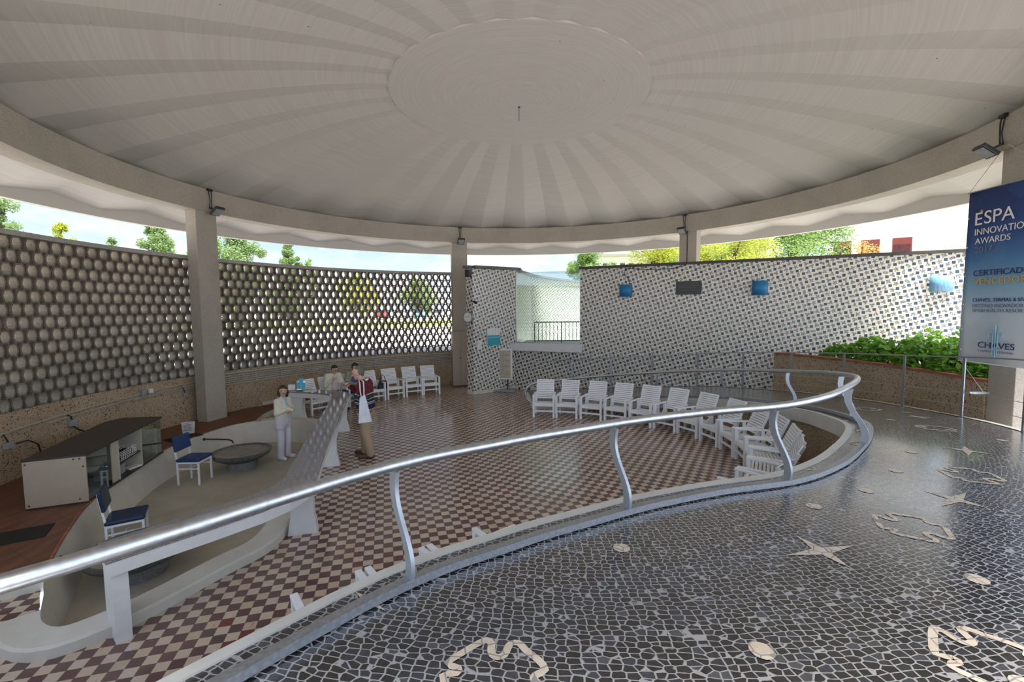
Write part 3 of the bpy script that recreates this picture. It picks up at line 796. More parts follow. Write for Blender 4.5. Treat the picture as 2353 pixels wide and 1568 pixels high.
LC = [(-2.78, 5.53, 23, 'empty white slatted armchair nearest the tall beige cupboard'), (-3.28, 5.28, 29, 'empty white slatted armchair, second from the tall beige cupboard'), (-3.77, 4.90, 35, 'empty white slatted armchair, third from the tall beige cupboard'),
      (-4.22, 4.45, 41, 'white slatted armchair with a black handbag on it, behind the standing man'), (-4.62, 3.93, 46, 'white slatted armchair in which the person in the grey jacket sits'),
      (-4.98, 3.44, 52, 'white slatted armchair in which the woman in glasses sits'), (-5.28, 2.95, 55, 'leftmost white slatted armchair, behind the far end of the granite counter')]
for x, y, a, lab in LC: chair(x, y, a, lab, 'armchairs along the screen wall')

# ------------------------------------------------------------------ blue chairs in the pit
def blue_chair(x, y, ang, lab, vin):
    t = thing('padded_chair', lab, 'chair', (x, y, -.40), R(ang), 'blue padded chairs in the pit')
    for sx in (-1, 1):
        for sy in (-1, 1):
            if sx > 0: MB().bar((.18, sy * .18, 0), (.18, sy * .18, .42), .026, .026, up=(1, 0, 0)).build('leg', M['white'], t)
            else:
                MB().bar((-.19, sy * .18, 0), (-.19, sy * .18, .46), .026, .026, up=(1, 0, 0)).bar((-.19, sy * .18, .45), (-.245, sy * .18, .86), .024, .024, up=(1, 0, 0)).build('leg', M['white'], t)
    f = MB()
    for sy in (-1, 1): f.bar((-.19, sy * .18, .41), (.18, sy * .18, .41), .022, .028); f.bar((-.19, sy * .18, .30), (.18, sy * .18, .30), .016, .020)
    for sx in (-.19, .18): f.bar((sx, -.18, .41), (sx, .18, .41), .022, .028)
    f.bar((0, -.18, .30), (0, .18, .30), .016, .02)
    f.build('frame', M['white'], t)
    MB().box((.0, 0, .455), (.41, .42, .055)).build('seat', vin, t, smooth=False, bevel=.022, seg=3)
    o = MB().box((0, 0, 0), (.045, .42, .27)).build('backrest', vin, t, bevel=.018, seg=3)
    o.location = (-.215, 0, .745); o.rotation_euler = (0, R(-8), 0)
blue_chair(-6.05, -.74, 2, 'royal blue padded chair with white legs beside the round stone basin', M['bluevinyl'])
blue_chair(-5.30, -3.10, 33, 'navy blue padded chair with white legs in front of the display cabinet', M['navyvinyl'])

# ------------------------------------------------------------------ stone basins with spouts
def basin(x, y, lab, sp, wl_, lab2):
    t = thing('stone_basin', lab, 'basin', (x, y, -.40), 0, 'stone basins in the pit')
    MB().lathe([(.27, 0), (.27, .15), (.25, .17), (.25, .19)], 32).build('pedestal', M['basin_foot'], t, auto=40)
    MB().lathe([(.24, .18), (.40, .20), (.50, .26), (.535, .325), (.535, .345), (.50, .345), (.47, .325), (.001, .30)], 48).build('bowl', M['basin'], t, auto=50)
    MB().lathe([(.001, .325), (.485, .325)], 40).build('water', M['water'], t)
    a = Vector((*wl_, .03)); b = Vector((*sp, .10))
    t2 = thing('water_spout', lab2, 'tap', a)
    v = b - a
    MB().tube([Vector((0, 0, 0)), v * .55 + Vector((0, 0, .01)), v * .85 + Vector((0, 0, .01)), v * .97 + Vector((0, 0, -.01)), v + Vector((0, 0, -.05))], .016, 8).build('pipe', M['darkmetal'], t2, smooth=True)
    MB().sphere((0, 0, 0), .03, 10, 6).build('flange', M['darkmetal'], t2)
    d2 = v.normalized(); d2.z = 0
    MB().tube([v + Vector((0, 0, -.05)), v + d2 * .03 + Vector((0, 0, -.10)), v + d2 * .05 + Vector((0, 0, -.17))], .006, 6).build('water_jet', M['glassware'], t2)
basin(-5.62, .0, 'round stone basin on a pedestal between the blue chair and the woman in white', (-5.90, .18), (-6.72, .52), 'dark spout pipe pouring water into the basin beside the woman in white')
basin(-4.68, -3.68, 'round stone basin half hidden behind the near end of the granite counter', (-4.72, -3.98), (-5.20, -4.10), 'dark spout pipe over the basin at the near end of the pit')

# ------------------------------------------------------------------ granite counter
t = thing('serving_counter', 'low white serving counter with speckled granite top around the pit', 'counter', (-3.3, -2.0, 0))
org = Vector((-3.3, -2.0, 0))
OUTER = [(-3.46, -5.44), (-3.25, -5.18), (-2.98, -4.86), (-2.70, -4.50), (-2.56, -4.22), (-2.50, -3.92), (-2.54, -3.60), (-2.89, -2.45), (-3.25, -1.17), (-3.62, .2), (-3.98, 1.50), (-4.06, 1.80), (-4.30, 2.06), (-4.60, 2.22), (-5.13, 2.36), (-5.80, 2.52)]
INNER = [(-5.86, 2.20), (-5.2, 2.00), (-4.80, 1.86), (-4.50, 1.68), (-4.34, 1.39), (-4.05, .40), (-3.75, -.67), (-3.30, -2.32), (-3.05, -3.20), (-2.93, -3.60), (-2.93, -3.92), (-3.05, -4.16), (-3.25, -4.42), (-3.52, -4.78), (-3.79, -5.14)]
sub = lambda P: [(x - org.x, y - org.y) for x, y in P]
def shrink(P, d): return offset_loop(P, -d)
CP = OUTER + INNER
def slab(name, P, z0, z1, mat, bev):
    mb = MB(); n = len(P); no = len(OUTER)
    vs = [(x, y, z0) for x, y in P] + [(x, y, z1) for x, y in P]
    fs = [(i, (i + 1) % n, n + (i + 1) % n, n + i) for i in range(n)]
    # quads between the two long sides
    o = list(range(no)); i_ = list(range(n - 1, no - 1, -1))
    q = lambda a, b: None
    for k in range(max(len(o), len(i_)) - 1):
        a0 = min(k, len(o) - 1); a1 = min(k + 1, len(o) - 1); b0 = min(k, len(i_) - 1); b1 = min(k + 1, len(i_) - 1)
        f = [o[a0], o[a1], i_[b1], i_[b0]]; f = [v for j, v in enumerate(f) if v != f[j - 1]]
        fs.append(tuple(v + n for v in f)); fs.append(tuple(f[::-1]))
    return mb.add(vs, fs).build(name, mat, t, bevel=bev)
slab('worktop', sub(CP), .715, .745, M['granite'], .006)
slab('apron', sub(offset_loop(CP, -.012)), .60, .715, M['counterwhite'], 0)
def cleg(p, ang, w0, w1, th, lean=0.0):
    mb = MB(); c, s_ = math.cos(R(ang)), math.sin(R(ang)); V = []
    for z, w_ in ((0, w0), (.25, w1), (.45, w1), (.61, w0 * .95)):
        for a, b in ((-w_ / 2, -th / 2), (w_ / 2, -th / 2), (w_ / 2, th / 2), (-w_ / 2, th / 2)):
            V.append((p[0] - org.x + a * c - b * s_, p[1] - org.y + a * s_ + b * c, z))
    F = [(j * 4 + h, j * 4 + (h + 1) % 4, j * 4 + 4 + (h + 1) % 4, j * 4 + 4 + h) for j in range(3) for h in range(4)] + [(3, 2, 1, 0), (12, 13, 14, 15)]
    mb.add(V, F).build('leg', M['counterwhite'], t)
cleg((-3.58, -5.22), 140, .36, .36, .11)
cleg((-2.78, -3.50), 15, .34, .26, .12)
cleg((-3.42, -1.10), 15, .36, .26, .12)
cleg((-4.06, 1.18), 15, .36, .26, .12)
cleg((-5.52, 2.22), -10, .42, .32, .12)
# things on the counter
o = MB().box((0, 0, .002), (.30, .21, .004)).build('paper_sheets', M['paper']); o.location = (-5.16, 2.16, .745); o.rotation_euler = (0, 0, R(12)); tag(o, 'white paper sheets lying on the far end of the granite counter', 'papers')
t = thing('brochure_stand', 'small stand with bright blue brochures on the far end of the granite counter', 'brochure stand', (-5.45, 2.28, .745), R(20))
MB().box((0, 0, .005), (.20, .14, .01)).box((-.0, .05, .11), (.20, .01, .20), Matrix.Rotation(R(-12), 3, 'X')).build('holder', M['glassware'], t)
for k, (x, z) in enumerate(((-.05, .12), (.05, .10), (.0, .21))):
    o = MB().box((x, .03 + .012 * k, z), (.095, .006, .17), Matrix.Rotation(R(-12), 3, 'X')).build('brochure', M['cyan'], t)
o = MB().box((0, 0, .07), (.16, .03, .14), Matrix.Rotation(R(-15), 3, 'X')).build('sign_holder', M['paper']); o.location = (-5.70, 2.32, .745); o.rotation_euler = (0, 0, R(25)); tag(o, 'small white notice holder left of the blue brochures on the counter', 'notice')

# ------------------------------------------------------------------ glazed cabinet on the deck
t = thing('display_cabinet', 'long beige display cabinet with dark top and sliding glass front', 'cabinet', (-6.04, -2.84, .12))
org = Vector((-6.04, -2.84, 0)); ZC = .68
fp = [(-6.64, -3.09), (-6.04, -2.84), (-6.69, -.64), (-7.33, -.72), (-7.40, -1.0)]
L2 = [(x - org.x, y - org.y) for x, y in fp]
MB().prism(offset_loop(L2, .012), ZC - .025, ZC).build('top_panel', M['darktop'], t)
MB().prism(L2, 0, .03).build('bottom_panel', M['darktop'], t)
v3 = lambda p, z: Vector((p[0], p[1], z))
o = MB().bar(v3(L2[0], ZC / 2), v3(L2[1], ZC / 2), .018, ZC - .05).build('side_panel', M['beige'], t)
b = MB()
for u, z in ((.04, .62), (.80, .63), (.90, .63), (.95, .52), (.05, .06), (.86, .07)):
    p = v3(L2[0], 0).lerp(v3(L2[1], 0), u); b.sphere((p.x + .005, p.y - .010, z), .011, 8, 6, (1, 1, 1))
b.build('screw', M['black'], o)
MB().bar(v3(L2[0], ZC / 2), v3(L2[4], ZC / 2), .016, ZC - .05).bar(v3(L2[4], ZC / 2), v3(L2[3], ZC / 2), .016, ZC - .05).build('back_panel', M['cream'], t)
MB().bar(v3(L2[2], ZC / 2), v3(L2[3], ZC / 2), .010, ZC - .05).build('end_glass', M['cabglass'], t)
fa, fb = v3(L2[1], 0), v3(L2[2], 0); fd = (fb - fa).normalized(); fn = Vector((-fd.y, fd.x, 0))
fpt = lambda u, off=0, z=0: fa.lerp(fb, u) + fn * off + Vector((0, 0, z))
for u in (.36, .67): MB().bar(fpt(u, .005, ZC / 2), fpt(u, .34, ZC / 2), .018, ZC - .06).build('partition', M['cream'], t)
for u0, u1, off in ((.01, .22, .004), (.68, .90, .004), (.88, .99, .016)):
    g = MB().bar(fpt(u0, off, ZC / 2), fpt(u1, off, ZC / 2), .005, ZC - .07).build('glass_door', M['cabglass'], t)
    q = fpt(u1 - .03 if u0 < .8 else u0 + .04, -.012, .36)
    MB().sphere(q, .013, 8, 6).build('knob', M['stainless'], g)
MB().bar(fpt(.29, .03, ZC / 2), fpt(.36, .03, ZC / 2), .016, ZC - .06).build('front_panel', M['cream'], t)
for u0, u1, z in ((.02, .28, .34), (.68, .97, .40)): MB().bar(fpt(u0, .17, z), fpt(u1, .17, z), .26, .006).build('glass_shelf', M['cabglass'], t)
MB().bar(fpt(.37, .17, .27), fpt(.66, .17, .27), .30, .02).build('shelf', M['darktop'], t)
# contents: wire basket, glasses, bottles, coffee machine, folded cloth, papers
tb = thing('wire_basket', 'white wire basket of glasses on the middle shelf of the display cabinet', 'basket', org + fpt(.50, .16, .405), math.atan2(fd.y, fd.x))
b = MB()
for k in range(6):
    z = .008 + .026 * k; b.tube([(-.23, -.14, z), (.23, -.14, z), (.23, .14, z), (-.23, .14, z)], .0035, 5, closed=True)
for k in range(9):
    for y in (-.14, .14): b.tube([(-.23 + .0575 * k, y, 0), (-.23 + .0575 * k, y, .14)], .0028, 4)
for k in range(6):
    for x in (-.23, .23): b.tube([(x, -.14 + .056 * k, 0), (x, -.14 + .056 * k, .14)], .0028, 4)
b.build('wire_frame', M['white'], tb)
gl0 = MB().lathe([(.001, .0), (.026, .0), (.033, .09), (.030, .09), (.024, .006), (.001, .006)], 12).build('drinking_glass', M['glassware'], smooth=True)
first = True
def glass_at(p, lab, grp, s=1.0):
    global first
    o = gl0 if first else gl0.copy()
    if not first: COL.objects.link(o)
    first = False
    o.location = p; o.scale = (s, s, s); tag(o, lab, 'glass', grp)
for i in range(5):
    for j in range(3):
        q = org + fpt(.50 + (i - 2) * .035, .16 + (j - 1) * .085, .412); glass_at(q, 'upturned drinking glass standing in the white wire basket in the cabinet', 'glasses in the wire basket')
for i in range(7):
    for j in range(2):
        q = org + fpt(.71 + i * .028, .09 + j * .09, .152); glass_at(q, 'drinking glass on the cabinet floor behind the right-hand glass door', 'glasses on the cabinet floor', 1.15)
o = MB().lathe([(.001, 0), (.045, 0), (.05, .03), (.05, .16), (.02, .21), (.02, .25), (.001, .25)], 14).build('plastic_bottle', M['glassware'], smooth=True); o.location = org + fpt(.945, .10, .15); tag(o, 'clear plastic bottle in the right-hand corner of the display cabinet', 'bottle')
o = MB().box((0, 0, .08), (.24, .20, .16)).box((.0, .05, .17), (.22, .10, .04)).build('small_appliance', M['grey'], bevel=.01); o.location = org + fpt(.47, .20, .15); o.rotation_euler = (0, 0, math.atan2(fd.y, fd.x)); tag(o, 'dark grey appliance under the middle shelf of the display cabinet', 'appliance')
o = MB().box((0, 0, .012), (.22, .15, .024)).build('paper_stack', M['paper']); o.location = org + fpt(.61, .10, .15); o.rotation_euler = (0, 0, 1.4); tag(o, 'white paper lying on the cabinet floor below the wire basket', 'papers')
o = MB().box((0, 0, .035), (.30, .18, .05)).build('folded_cloth', plain('blue_cloth', (.10, .18, .32), .9), bevel=.02); o.location = org + fpt(.10, .14, .15); o.rotation_euler = (0, 0, 1.9); tag(o, 'folded blue cloth on the cabinet floor behind the left glass door', 'cloth')
o = MB().box((0, 0, .006), (.24, .16, .012)).build('folder', M['paper']); o.location = org + fpt(.16, .15, .466); o.rotation_euler = (0, 0, 2.1); tag(o, 'white folder on the glass shelf behind the left glass door', 'folder')
# mats and notice on the deck
o = MB().prism([(-.28, -.20), (.28, -.20), (.28, .20), (-.28, .20)], 0, .012).build('rubber_mat', M['mat']); o.location = (-6.02, -3.78, .121); o.rotation_euler = (0, 0, R(32)); tag(o, 'black rubber mat on the terracotta deck at the left picture edge', 'mat', 'black mats on the deck')
o = MB().prism([(-.30, -.16), (.30, -.16), (.30, .16), (-.30, .16)], 0, .012).build('rubber_mat', M['mat']); o.location = (-7.02, .34, .121); o.rotation_euler = (0, 0, R(62)); tag(o, 'black rubber mat under the white notice behind the blue chair', 'mat', 'black mats on the deck')
t = thing('notice_stand', 'white folded paper notice standing on the black mat behind the blue chair', 'notice', (-7.10, .58, .133), R(16))
MB().box((0, 0, .13), (.21, .006, .26), Matrix.Rotation(R(8), 3, 'X')).box((0, .07, .12), (.21, .006, .25), Matrix.Rotation(R(-14), 3, 'X')).build('sheet', M['paper'], t)
b = MB()
for k in range(5): b.box((0, -.012 + .0 * k - .003 + .0035 * (k - 2) * -1, .08 + .03 * k), (.15 - .02 * (k % 2), .003, .006))
b.box((0, -.016, .235), (.03, .003, .02)); b.build('print', M['ink'], t)

# ------------------------------------------------------------------ wall conduits and boxes
def cyl(a, z, off=.03): return Vector((OC[0] + (RS - off) * math.cos(R(a)), OC[1] + (RS - off) * math.sin(R(a)), z))
for k, z in enumerate((1.12, 1.06, 1.00, .95, .90, .84)):
    o = MB().tube([cyl(a, z) for a in frange(109.5, 161, 40)], .022 if k == 0 else .014, 6).build('conduit_pipe', M['pipe'], smooth=True)
    tag(o, ['thick grey conduit, topmost', 'thin grey conduit, second', 'thin grey conduit, third', 'thin grey conduit, fourth', 'thin grey conduit, fifth', 'thin grey conduit, lowest'][k] + ' of the six pipes behind the seated people', 'pipe', 'conduits right of the first column')
for k, (zA, zB, a1) in enumerate(((1.06, .90, 191), (.99, .84, 185), (.93, .875, 173.5))):
    o = MB().tube([cyl(a, zA + (zB - zA) * (a - 163) / 27.0) for a in frange(163, a1, 24)], .012, 6).build('conduit_pipe', M['pipe'], smooth=True)
    tag(o, ['topmost', 'middle', 'short lowest'][k] + ' thin conduit on the pebble wall above the display cabinet', 'pipe', 'conduits above the cabinet')
for a in (113, 118, 123, 128, 133, 138, 143, 148, 153, 158):
    p0, p1 = cyl(a, 1.15, .02), cyl(a, .81, .02)
    o = MB().bar(p0, p1, .03, .012, up=(cyl(a, 1, 1) - cyl(a, 1, 0))).build('pipe_clip', M['galv']); tag(o, 'upright metal clip holding the row of six conduits', 'clip', 'conduit clips')
def jbox(a, z, s, lab, cab=None):
    t = thing('junction_box', lab, 'junction box', cyl(a, z, .045), R(a + 90))
    MB().box((0, 0, 0), s).build('housing', M['grey'], t, bevel=.006)
    if cab: MB().tube([Vector(p) for p in cab], .010, 6).build('cable', M['black'], t, smooth=True)
jbox(189.8, .70, (.12, .07, .10), 'grey socket box at the left edge with a black cable to the floor', [(.0, 0, .05), (.03, 0, .12), (.06, -.01, .19)])
o = MB().tube([cyl(189.2, .70, .08), cyl(188.2, .71, .12), cyl(187.2, .60, .14), cyl(186.9, .4, .14), cyl(187, .15, .12)], .012, 6).build('power_cable', M['black'], smooth=True); tag(o, 'black power cable dropping behind the left end of the display cabinet', 'cable')
jbox(182.1, .76, (.13, .07, .11), 'grey junction box above the middle of the display cabinet', [(.0, 0, .05), (.02, 0, .12), (.08, 0, .16)])
o = MB().tube([cyl(182.1, .70, .05), cyl(181.6, .62, .07), cyl(180.9, .55, .10)], .014, 6).build('power_cable', M['black'], smooth=True); tag(o, 'short black cable from the junction box down behind the cabinet', 'cable')
jbox(172.2, 1.03, (.10, .08, .11), 'dark grey junction box beside a white box left of the first column')
o = MB().box((0, 0, 0), (.09, .06, .09)).build('switch_box', M['paper'], bevel=.008); o.location = cyl(171.0, 1.03, .04); o.rotation_euler = (0, 0, R(261)); tag(o, 'small white box beside the dark junction box left of the first column', 'switch box')
jbox(165.7, .80, (.09, .06, .08), 'small grey box hanging under the conduits close to the first column', [(0, 0, .04), (.01, 0, .10), (.05, 0, .17)])

# ------------------------------------------------------------------ beige cupboard, pier fittings, info stand
t = thing('tall_cupboard', 'tall beige two-door cupboard built around the foot of the second column', 'cupboard', (-2.02, 7.02, 0), R(14.7))
MB().box((0, .02, 1.0), (.56, .34, 1.90)).build('body', M['beige'], t)
for sx in (-1, 1):
    o = MB().box((sx * .139, -.16, 1.0), (.27, .02, 1.86)).build('door', M['beige'], t, bevel=.003)
    MB().sphere((sx * .02, -.178, 1.02), .018, 8, 6).build('knob', M['darkmetal'], o)
MB().box((0, 0, .025), (.54, .30, .05)).build('plinth', M['darktop'], t)
pn = Vector((-.563, -.826, 0)); pd = Vector((.826, -.563, 0))
t = thing('wall_clock', 'round white wall clock with grey rim on the tiled pier', 'clock', (-1.53, 5.44, 2.47), math.atan2(pn.y, pn.x) + .15)
rot = Matrix.Rotation(PI / 2, 3, 'Y')
def axis_lathe(prof, n=28):
    m_ = MB().lathe(prof, n); m_.v = [tuple(rot @ Vector(p)) for p in m_.v]; return m_
axis_lathe([(.001, 0), (.165, 0), (.18, .02), (.18, .09), (.155, .09), (.155, .075)]).build('case', M['stainless'], t, auto=40)
axis_lathe([(.001, .076), (.156, .076)]).build('dial', M['paper'], t)
b = MB()
for k in range(12):
    a = R(30 * k); b.bar((.079, .125 * math.sin(a), .125 * math.cos(a)), (.079, .145 * math.sin(a), .145 * math.cos(a)), .010, .004, up=(1, 0, 0))
b.build('hour_mark', M['ink'], t)
for L_, a, wd in ((.08, -50, .014), (.12, 82, .010)):
    a = R(-a); MB().bar((.083, 0, 0), (.083, -L_ * math.sin(-a), L_ * math.cos(a)), wd, .003, up=(1, 0, 0)).build('hand', M['ink'], t)
t = thing('loudspeaker', 'small black loudspeaker at the top of the tiled pier', 'loudspeaker', (-1.50, 5.42, 3.84), math.atan2(pn.y, pn.x))
MB().box((.06, 0, 0), (.13, .17, .22)).build('housing', M['black'], t, bevel=.02, seg=3); MB().bar((-.03, 0, 0), (.0, 0, 0), .05, .05).build('bracket', M['darkmetal'], t)
t = thing('camera_bracket', 'small black security camera on a bracket above the wall clock', 'camera', (-1.46, 5.44, 2.98), math.atan2(pn.y, pn.x))
MB().bar((-.02, 0, 0), (.07, .05, 0), .03, .03).bar((.07, .05, 0), (.08, .20, -.03), .03, .03).build('arm', M['black'], t)
MB().tube([(.08, .19, -.03), (.10, .30, -.07)], .04, 10).build('camera_body', M['black'], t)
bn = Vector((.577, -.817, 0)); bd = Vector((.817, .577, 0))
def on_back(u, z, off=0.0):
    p = Vector((-1.40, 5.42, z)) + bd * u + bn * off; return p
ab = math.atan2(bn.y, bn.x)
t = thing('teal_sign', 'teal and white wall sign on the tiled return wall', 'sign', on_back(.74, 1.82, .03), ab)
MB().box((0, 0, 0), (.03, .50, .54)).build('board', M['paper'], t)
MB().box((.017, 0, -.11), (.006, .49, .32)).build('teal_panel', M['teal'], t)
b = MB()
for k in range(4): b.box((.018, -.18 + .12 * k, .15), (.005, .008, .22))
b.box((.022, 0, -.02), (.003, .44, .04)); b.build('print', M['pipe'], t)
t = thing('paper_notice', 'white paper notice pinned left of the teal sign', 'notice', on_back(.22, 1.57, .008), ab)
MB().box((0, 0, 0), (.006, .15, .28)).build('sheet', M['paper'], t)
b = MB()
for k in range(6): b.box((.005, 0, -.10 + .035 * k), (.002, .11, .008))
b.build('print', M['grey'], t)
t = thing('information_stand', 'freestanding poster board with pale printed sheet on a grey base', 'display stand', (-.50, 6.0, 0), R(-12))
MB().prism([(-.42, -.14), (-.28, -.24), (.30, -.24), (.44, -.12), (.42, .12), (.26, .22), (-.28, .22), (-.44, .10)], 0, .07).build('base', M['grey'], t, bevel=.02)
for sx in (-.17, .17): MB().bar((sx, 0, .06), (sx, 0, .40), .035, .05, up=(0, 1, 0)).build('upright', M['black'], t)
o = MB().box((0, 0, .90), (.66, .07, 1.02)).build('frame', M['paper'], t, bevel=.012)
MB().box((0, -.037, .90), (.56, .006, .92)).build('poster', plain('pale_poster', (.50, .46, .36), .4), o)
b = MB()
for k in range(7): b.box((-.12, -.042, .62 + .095 * k), (.22, .002, .006))
for k in range(4): b.box((.14, -.042, .66 + .18 * k), (.20, .002, .008))
b.box((0, -.042, .58), (.48, .002, .008)); b.box((.02, -.042, .95), (.006, .002, .70)); b.build('print', M['ink'], o)

# ------------------------------------------------------------------ fittings of the long tiled wall
def on_wall(x, z, off=0.0):
    p = P3(x, -off, z); return p
aw = math.atan2(-nv.y, -nv.x)
def sconce(x, z, w_, h_, lab, mat, tilt=0.0):
    t = thing('wall_lamp', lab, 'wall lamp', on_wall(x, z, 0), aw, 'blue wall lamps')
    n = 14; mb = MB(); P = []; UV = []
    for k in range(n + 1):
        a = -PI / 2 + PI * k / n
        for zz in (-h_ / 2, h_ / 2): P.append((.02 + .16 * math.cos(a) ** .7 if abs(math.cos(a)) > 1e-6 else .02, w_ / 2 * math.sin(a), zz)); UV.append((k * w_ * 1.4 / n, zz))
    F = [(2 * k, 2 * k + 2, 2 * k + 3, 2 * k + 1) for k in range(n)]
    mb.add(P, F, [[UV[q] for q in f] for f in F])
    o = mb.build('shade', mat, t, smooth=True)
    sd = o.modifiers.new('thick', 'SOLIDIFY'); sd.thickness = .004
    MB().box((.012, 0, 0), (.02, w_ * .8, h_ * .8)).build('back_plate', M['darkmetal'], t)
    MB().tube([(.03, 0, -h_ * .3), (.08, 0, -h_ * .1), (.08, 0, h_ * .25)], .03, 8).build('bulb', M['paper'], t, smooth=True)
sconce(3.26, 3.23, .37, .36, 'blue perforated half-round lamp, leftmost on the long tiled wall', M['perf'])
sconce(6.48, 3.22, .38, .38, 'blue perforated half-round lamp between the plaque and the banner', M['perf'])
sconce(9.86, 3.22, .42, .37, 'light-catching blue perforated lamp beside the hanging banner', M['perf2'])
o = MB().tube([on_wall(3.36, 3.42, .05), on_wall(3.34, 3.56, .03), on_wall(3.22, 3.72, .02), on_wall(3.24, 3.90, .02), on_wall(3.8, 3.84, .02), on_wall(4.4, 3.83, .02), on_wall(4.75, 3.90, .02)], .009, 6).build('lamp_cable', M['black'], smooth=True); tag(o, 'black cable looping from the leftmost blue lamp up under the dark coping', 'cable')
t = thing('slate_plaque', 'dark rectangular plaque with faint engraved lines between two blue lamps', 'plaque', on_wall(4.86, 3.27, .016), aw)
MB().box((0, 0, 0), (.024, .68, .38)).build('slab', M['darkmetal'], t)
b = MB()
for k, (w_, z) in enumerate(((.5, .12), (.56, .06), (.44, .0), (.54, -.06))): b.box((.014, 0, z), (.003, w_, .012))
b.build('engraving', plain('engraved_lines', (.11, .11, .115), .6), t)

# ------------------------------------------------------------------ floodlights on the beam
def floodlight(a, lab, da=0.0):
    t = thing('floodlight', lab, 'floodlight', Vector(((RB0 - .03) * math.cos(R(a)), (RB0 - .03) * math.sin(R(a)), 5.16)), R(a + 180))
    MB().bar((.0, 0, 0), (.12, 0, -.06), .05, .03).build('arm', M['darkmetal'], t)
    o = MB().box((.20, 0, -.09), (.26, .24, .06), Matrix.Rotation(R(-38), 3, 'Y')).build('lamp_head', M['darkmetal'], t, bevel=.012)
    MB().box((.221, 0, -.117), (.20, .19, .006), Matrix.Rotation(R(-38), 3, 'Y')).build('lens', M['grey'], o)
    for k in (-.03, .03): MB().tube([(.01, k, -.02), (.03, k * .6, .16), (.02, k * 1.2, .32), (.0, k, .43)], .010, 6).build('cable', M['black'], t, smooth=True)
    MB().box((.01, 0, .41), (.05, .12, .05)).build('clamp', M['black'], t)
floodlight(164.9, 'dark floodlight on the beam above the first column at left')
floodlight(105.2, 'dark floodlight on the beam above the column by the wall clock')
floodlight(46.0, 'dark floodlight on the beam above the column behind the tiled wall')
floodlight(-14.4, 'dark floodlight on the beam above the hanging banner')
o = MB().tube([Vector((RB0 * math.cos(R(45.4)) - .01, RB0 * math.sin(R(45.4)) - .012, z)) for z in (5.08, 4.8, 4.5, 4.2, 4.05)], .012, 6).build('column_cable', M['black']); tag(o, 'black cables clipped down the column behind the tiled wall', 'cable')
# ------------------------------------------------------------------ planter with hydrangea-like shrubs
t = thing('planter', 'curved pebble-faced planter with red brick edge outside the ramp railing', 'planter', polar(5, 6.6, zr(5)))
org = t.location.copy()
AP = frange(28.8, -10.2, 40); ZP = 1.50
def pw(name, r0, r1, z0f, z1, mat):
    mb = MB(); P = []
    for a in AP:
        for r_, z in ((r0, None), (r1, None), (r1, z1), (r0, z1)):
            P.append(polar(a, r_, z0f(a) if z is None else z) - org)
    n = len(AP); F = [(i * 4 + j, i * 4 + (j + 1) % 4, i * 4 + 4 + (j + 1) % 4, i * 4 + 4 + j) for i in range(n - 1) for j in range(4)] + [(3, 2, 1, 0), (n * 4 - 4, n * 4 - 3, n * 4 - 2, n * 4 - 1)]
    return mb.add(P, F).build(name, mat, t, auto=40)
pw('front_wall', 6.82, 6.97, lambda a: zr(a) - .34, ZP, M['pebble'])
pw('brick_edge', 6.80, 6.99, lambda a: ZP, ZP + .045, M['brick'])
A_, B_ = polar(28.4, 6.84, .5) - org, polar(28.4, 7.25, .5) - org
MB().bar((A_.x, A_.y, (1.50 + .25) / 2 - org.z), (B_.x, B_.y, (1.50 + .25) / 2 - org.z), .16, 1.25).build('end_wall', M['pebble'], t)
mb = MB(); P = []
for a in AP: P += [polar(a, 6.95, ZP - .05) - org, polar(a, min(9.3, 7.25 + (28.8 - a) * .06), ZP - .05) - org]
mb.add(P, [(2 * i, 2 * i + 1, 2 * i + 3, 2 * i + 2) for i in range(len(AP) - 1)]); mb.build('soil', M['soil'], t)
def leafy(name, pts, size, mat, parent=None, seed=1, fold=.25, up=.5, asp=.62):
    'a cloud of folded leaf blades'
    g = np.random.default_rng(seed); p = np.asarray(pts, float); n = len(p)
    s = (size * g.uniform(.65, 1.25, n))[:, None]
    nz = lambda q: q / np.linalg.norm(q, axis=1)[:, None]
    d = nz(g.normal(size=(n, 3)) * (1, 1, .5) - (0, 0, .15)); nr = nz(g.normal(size=(n, 3)) * (.6, .6, 0) + np.stack([np.zeros(n), np.zeros(n), up + g.random(n)], 1))
    x = nz(np.cross(d, nr) + 1e-6); n2 = np.cross(x, d)
    V = np.stack([p - d * s * .5, p + x * s * asp * .5 + n2 * s * fold * .3, p + d * s * .5 - n2 * s * .12, p - x * s * asp * .5 + n2 * s * fold * .3], 1).reshape(-1, 3)
    b = np.arange(n)[:, None] * 4; F = np.concatenate([b + (0, 1, 2), b + (0, 2, 3)], 1).reshape(-1, 3)
    me = bpy.data.meshes.new(name); me.vertices.add(len(V)); me.vertices.foreach_set('co', V.ravel()); me.loops.add(F.size); me.loops.foreach_set('vertex_index', F.ravel().astype(np.int32))
    me.polygons.add(len(F)); me.polygons.foreach_set('loop_start', np.arange(0, F.size, 3, dtype=np.int32)); me.polygons.foreach_set('loop_total', np.full(len(F), 3, np.int32))
    me.materials.append(mat); me.update(calc_edges=True); me.validate()
    return link(bpy.data.objects.new(name, me), parent)
rs = random.Random(11)
shrubs = [(19, 7.5, .36, .36), (15, 7.65, .56, .42), (11, 7.4, .54, .38), (8, 7.95, .76, .48), (4.5, 7.35, .60, .40), (1.5, 7.9, .84, .50), (-1.5, 7.35, .62, .40), (-5, 7.85, .80, .50), (-7.0, 7.28, .48, .33)]
